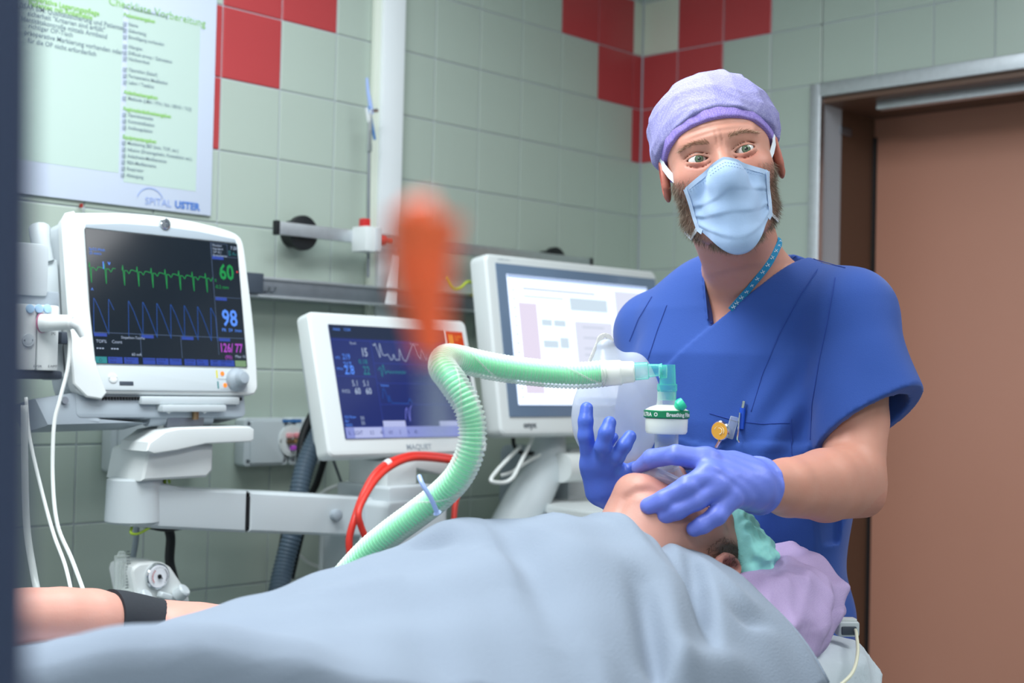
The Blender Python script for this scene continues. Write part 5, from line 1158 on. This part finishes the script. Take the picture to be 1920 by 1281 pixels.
v11, f11 = nets(loop_f, lp_-.05, lp_+.05, .0013); mesh_obj('hanging_loop', v11, f11, clear('loop_clear', '#e3e3da', (.45, .95), .2), bg)
part('bag_neck_ring', MB().tube([c_-UP*.088, c_-UP*.104], .014, 20), m_bag, bg)

# ------------------------------------------------------------------ blanket
YC = -1.345
fx = [-3.3, -2.8, -2.55, -2.43, -2.34, -2.24, -2.12, -2.03, -1.95, -1.86, -1.79, -1.72, -1.68]; fz = [1.11, 1.13, 1.143, 1.148, 1.154, 1.166, 1.190, 1.214, 1.234, 1.234, 1.220, 1.203, 1.198]
def seg_fold(x, y, a, b, w_, h):
    ab = (b[0]-a[0], b[1]-a[1]); L2 = ab[0]**2+ab[1]**2; t = np.clip(((x-a[0])*ab[0]+(y-a[1])*ab[1])/L2, 0, 1)
    dx = x-a[0]-t*ab[0]; dy = y-a[1]-t*ab[1]; s = (dx*ab[1]-dy*ab[0])/math.sqrt(L2); dd = np.hypot(dx, dy)
    return h*np.exp(-(dd/w_)**2)*np.sin(np.pi*np.clip(t*.9+.08, 0, 1))**.6
def zp(px, py, z=1.19): q = ZP(px, py, z); return (q[0], q[1])
FL = [(zp(1180, 985), zp(1330, 1060, 1.17), .018, .013), (zp(1230, 1005), zp(1390, 1120, 1.14), .013, -.010), (zp(1170, 1000), zp(1310, 1100, 1.17), .014, -.010), (zp(1290, 1050, 1.18), zp(1330, 1170, 1.14), .016, -.014),
      (zp(1310, 1070, 1.17), zp(1400, 1170, 1.12), .020, .012), (zp(1200, 1090, 1.18), zp(1260, 1200, 1.15), .020, -.012), (zp(1260, 1100, 1.17), zp(1290, 1230, 1.13), .022, .010), (zp(1100, 1000, 1.2), zp(1240, 1080, 1.18), .020, .010),
      (zp(1390, 1180, 1.12), zp(1450, 1200, 1.10), .014, -.009), (zp(1220, 1210, 1.14), zp(1420, 1250, 1.09), .018, .010), (zp(1130, 1130, 1.18), zp(1190, 1250, 1.15), .022, .008), (zp(700, 1035, 1.19), zp(900, 1010, 1.22), .022, -.008),
      (zp(760, 1000, 1.2), zp(960, 1030, 1.22), .03, .008), (zp(930, 1020, 1.2), zp(1050, 1090, 1.2), .03, -.007), (zp(560, 1120, 1.17), zp(760, 1080, 1.19), .03, .006)]
def blan(x, y):
    H = np.interp(x, fx, fz); zb_ = .995; wid = np.interp(x, [-2.6, -2.2, -1.9, -1.68], [.40, .36, .325, .305]); wid = np.where(y > YC, wid*.80, wid); t = np.clip(np.abs(y-YC)/wid, 0, 1)
    z = zb_+(H-zb_)*(1-t**np.where(y > YC, 1.9, 2.5))**.80
    z = z+.073*np.clip((-2.22-x)/.25, 0, 1)*np.exp(-((y+1.535)/.070)**2)
    fo = 0
    for a, b, w_, h in FL: fo = fo+seg_fold(x, y, a, b, w_*.8, h*2.2)
    fo = np.where(fo > 0, .6*fo, fo*1.1)
    z = z+fo*(1-.80*np.clip((x+1.80)/.08, 0, 1))*np.clip(1-(y+1.36)/.10, 0, 1)**np.where(y > -1.36, 1, 0)
    z = z-.036*np.clip((x+1.95)/.12, 0, 1)*np.clip((y+1.36)/.10, 0, 1)
    z = z+.0035*np.sin(x*31+y*17+2*np.sin(y*13))*np.sin(y*23-x*9)+.0012*np.sin(x*70-y*55)
    s = np.clip((np.interp(x, [-2.5, -2.2, -2.0], [-1.553, -1.58, -1.66])-y)/.055, 0, 1); z = z-.32*s*s*(3-2*s)*np.clip((-2.0-x)/.2, 0, 1)+.012*s*np.sin(x*38)
    sf = np.clip((y+1.02)/.06, 0, 1); z = z-.10*sf*(x < -1.9)
    return z
nx, ny = 300, 170; gx = np.linspace(-3.25, 0, nx)
U, Vv = np.meshgrid(np.linspace(0, 1, nx), np.linspace(0, 1, ny), indexing='ij')
xe = lambda v: -1.687+.012*np.sin(v*9)+.02*np.clip(v-.85, 0, 1)*2
Xb = -3.25+(xe(Vv)+3.25)*U**.8; yn = np.interp(Xb, [-3.25, -2.15, -1.9, -1.60], [-1.78, -1.78, -1.66, -1.606]); Yb_ = -1.00+(yn+1.00)*Vv
Zb = blan(Xb, Yb_); Zb = Zb-.010*np.clip((U-.985)/.015, 0, 1)**2
bv = np.stack([Xb, Yb_, Zb], -1).reshape(-1, 3); g_ = np.arange(nx*ny).reshape(nx, ny); bf = np.stack([g_[:-1, :-1], g_[:-1, 1:], g_[1:, 1:], g_[1:, :-1]], -1).reshape(-1, 4)
m_bl = mat('blanket_blue_grey', '#838f9f', .9, noise=(6, .04), bump=(420, .5, .0015), sheen=.1, spec=.15)
bl = thing('blanket', 'large blue-grey blanket covering the patient from shoulders to legs', 'blanket', (-2.4, -1.35, 1.0))
bo = mesh_obj('cover', bv, bf, m_bl, bl); sm = bo.modifiers.new('s', 'SOLIDIFY'); sm.thickness = .004; sm.offset = -1
part('edge_hem', MB().tube([tuple(bv[g_[-1, j]]+np.array([0, 0, -.001])) for j in range(0, ny, 2)], .0032, 8), m_bl, bl, smooth=True)

# ------------------------------------------------------------------ pillow, table
def pil_f(p):
    a = np.array([-1.575, -1.385, 1.097]); q = p-a; an = .16; x = q[:, 0]*math.cos(an)+q[:, 1]*math.sin(an); y = -q[:, 0]*math.sin(an)+q[:, 1]*math.cos(an); z = q[:, 2]-.02*np.clip(x*5, -.5, 1)
    r = (np.abs(x/.166)**2.4+np.abs(y/.148)**2.6+np.abs(z/.068)**2.2)**(1/2.5); d = (r-1)*.060
    hd = np.exp(-((p[:, 0]-KO[0]-.06)/.10)**2-((p[:, 1]-KO[1])/.085)**2); d = d+.022*hd*(z > 0)
    return d-crinkle(p, 8, 24, .011, 21, 1.5)-crinkle(p, 6, 60, .0030, 5, 1.4)+.007
v12, f12 = nets(pil_f, (-1.75, -1.66, .96), (-1.20, -1.20, 1.20), .0032)
mesh_p = mesh_obj('pillow', v12, f12, lattice('pillow_lilac', '#b8a6cc', '#ac98c4', 900)); nt_ = mesh_p.data.materials[0].node_tree; bn = [n for n in nt_.nodes if n.type == 'BUMP'][0]; nn = [n for n in nt_.nodes if n.type == 'TEX_NOISE'][0]
nn.noise_type = 'RIDGED_MULTIFRACTAL'; nn.inputs['Scale'].default_value = 9; nn.inputs['Detail'].default_value = 5; bn.inputs['Distance'].default_value = .010; bn.inputs['Strength'].default_value = .55
tag(mesh_p, 'lilac paper-covered crinkled pillow under the patient head', 'pillow')
ot = thing('operating_table', 'operating table with white draped head section, mostly under the blanket', 'table', (-2.3, -1.35, 0))
m_sheet = mat('sheet_white', '#cbd6de', .8, noise=(20, .06), bump=(160, .45, .002))
def sheet_f(p):
    q = p-np.array([-1.600, -1.33, .984]); r = (np.abs(q[:, 0]/.258)**5+np.abs(q[:, 1]/.208)**5+np.abs(q[:, 2]/.075)**3.2)**(1/4.2); return (r-1)*.07-crinkle(p, 6, 30, .005, 31)+.002
v13, f13 = nets(sheet_f, (-1.90, -1.60, .86), (-1.28, -1.08, 1.10), .005); mesh_obj('head_section_sheet', v13, f13, m_sheet, ot)
part('mattress', MB().box((-2.50, -1.35, .925), (1.46, .54, .09), .03, 3), m_dplas, ot)
part('table_top', MB().box((-2.44, -1.35, .86), (1.9, .50, .04), .01), m_steel, ot)
part('column', MB().box((-2.3, -1.35, .46), (.36, .30, .78), .03), m_steel, ot)
part('foot', MB().box((-2.3, -1.35, .05), (1.1, .52, .10), .03), m_dplas, ot)
for y in (-1.075, -1.625): part('side_rail', MB().box((-2.4, y, .885), (1.3, .012, .028), .002), m_steel, ot)
ab = thing('arm_board', 'pale blue padded arm board under the patient forearm at the far left', 'board', (-2.25, -.89, 1.05))
part('pad', MB().box((-2.26, -.895, 1.050), (.56, .13, .035), .012, 3), mat('pad_blue', '#b4c9e6', .7, noise=(12, .05)), ab)
part('rail_bracket', MB().box((-2.05, -.99, .97), (.05, .20, .03), .004).box((-2.05, -.93, 1.0), (.05, .04, .10), .004), m_steel, ab)
# sensor block with lead on the head section
sb = thing('cable_connector', 'small grey and white cable connector lying beside the lilac pillow', 'connector', tuple(P(1590, 1190, 1.82)))
q = P(1588, 1178, 1.80); RZ = Matrix.Rotation(-YAW+.1, 3, 'Z')
part('housing', MB().box(q, (.028, .020, .020), .004, 3, RZ), m_wplas2, sb)
part('dark_insert', MB().box(q-FWD*.011-UP*.0015, (.020, .004, .011), .002, 2, RZ), m_dplas, sb)
part('lid', MB().box(q+UP*.011, (.022, .016, .005), .002, 2, RZ), m_wplas, sb)
part('lead', MB().tube(crom([q-FWD*.012+LAT*.008, P(1606, 1190, 1.77), P(1608, 1225, 1.74), P(1598, 1262, 1.70), P(1570, 1290, 1.66)]), .0022, 8), mat('cream_cable', '#dcdcc4', .5), sb)
for i, dx in enumerate((0, 9)):
    cable('monitoring_lead', [P(1512+dx, 1246, 1.66), P(1524+dx, 1262, 1.65), P(1540+dx, 1290, 1.64)], .0018, m_cab, ('thin pale lead coming from under the blanket corner', 'second thin pale lead beside it at the blanket corner')[i])

# fine print too small to pick apart stays one part
for o in SC.objects:
    n = o.name.split('.')[0]
    if o.type == 'MESH' and (n.endswith(('lettering', '_number', '_print', '_marks', '_lines', '_keys', '_key', 'checkboxes', 'icons', 'logo_script', 'logo_word', 'subtitle', 'title', 'heading', 'toolbar', 'page_cells', 'page_panel', 'number', 'trace', 'curve'))): o['kind'] = 'stuff'
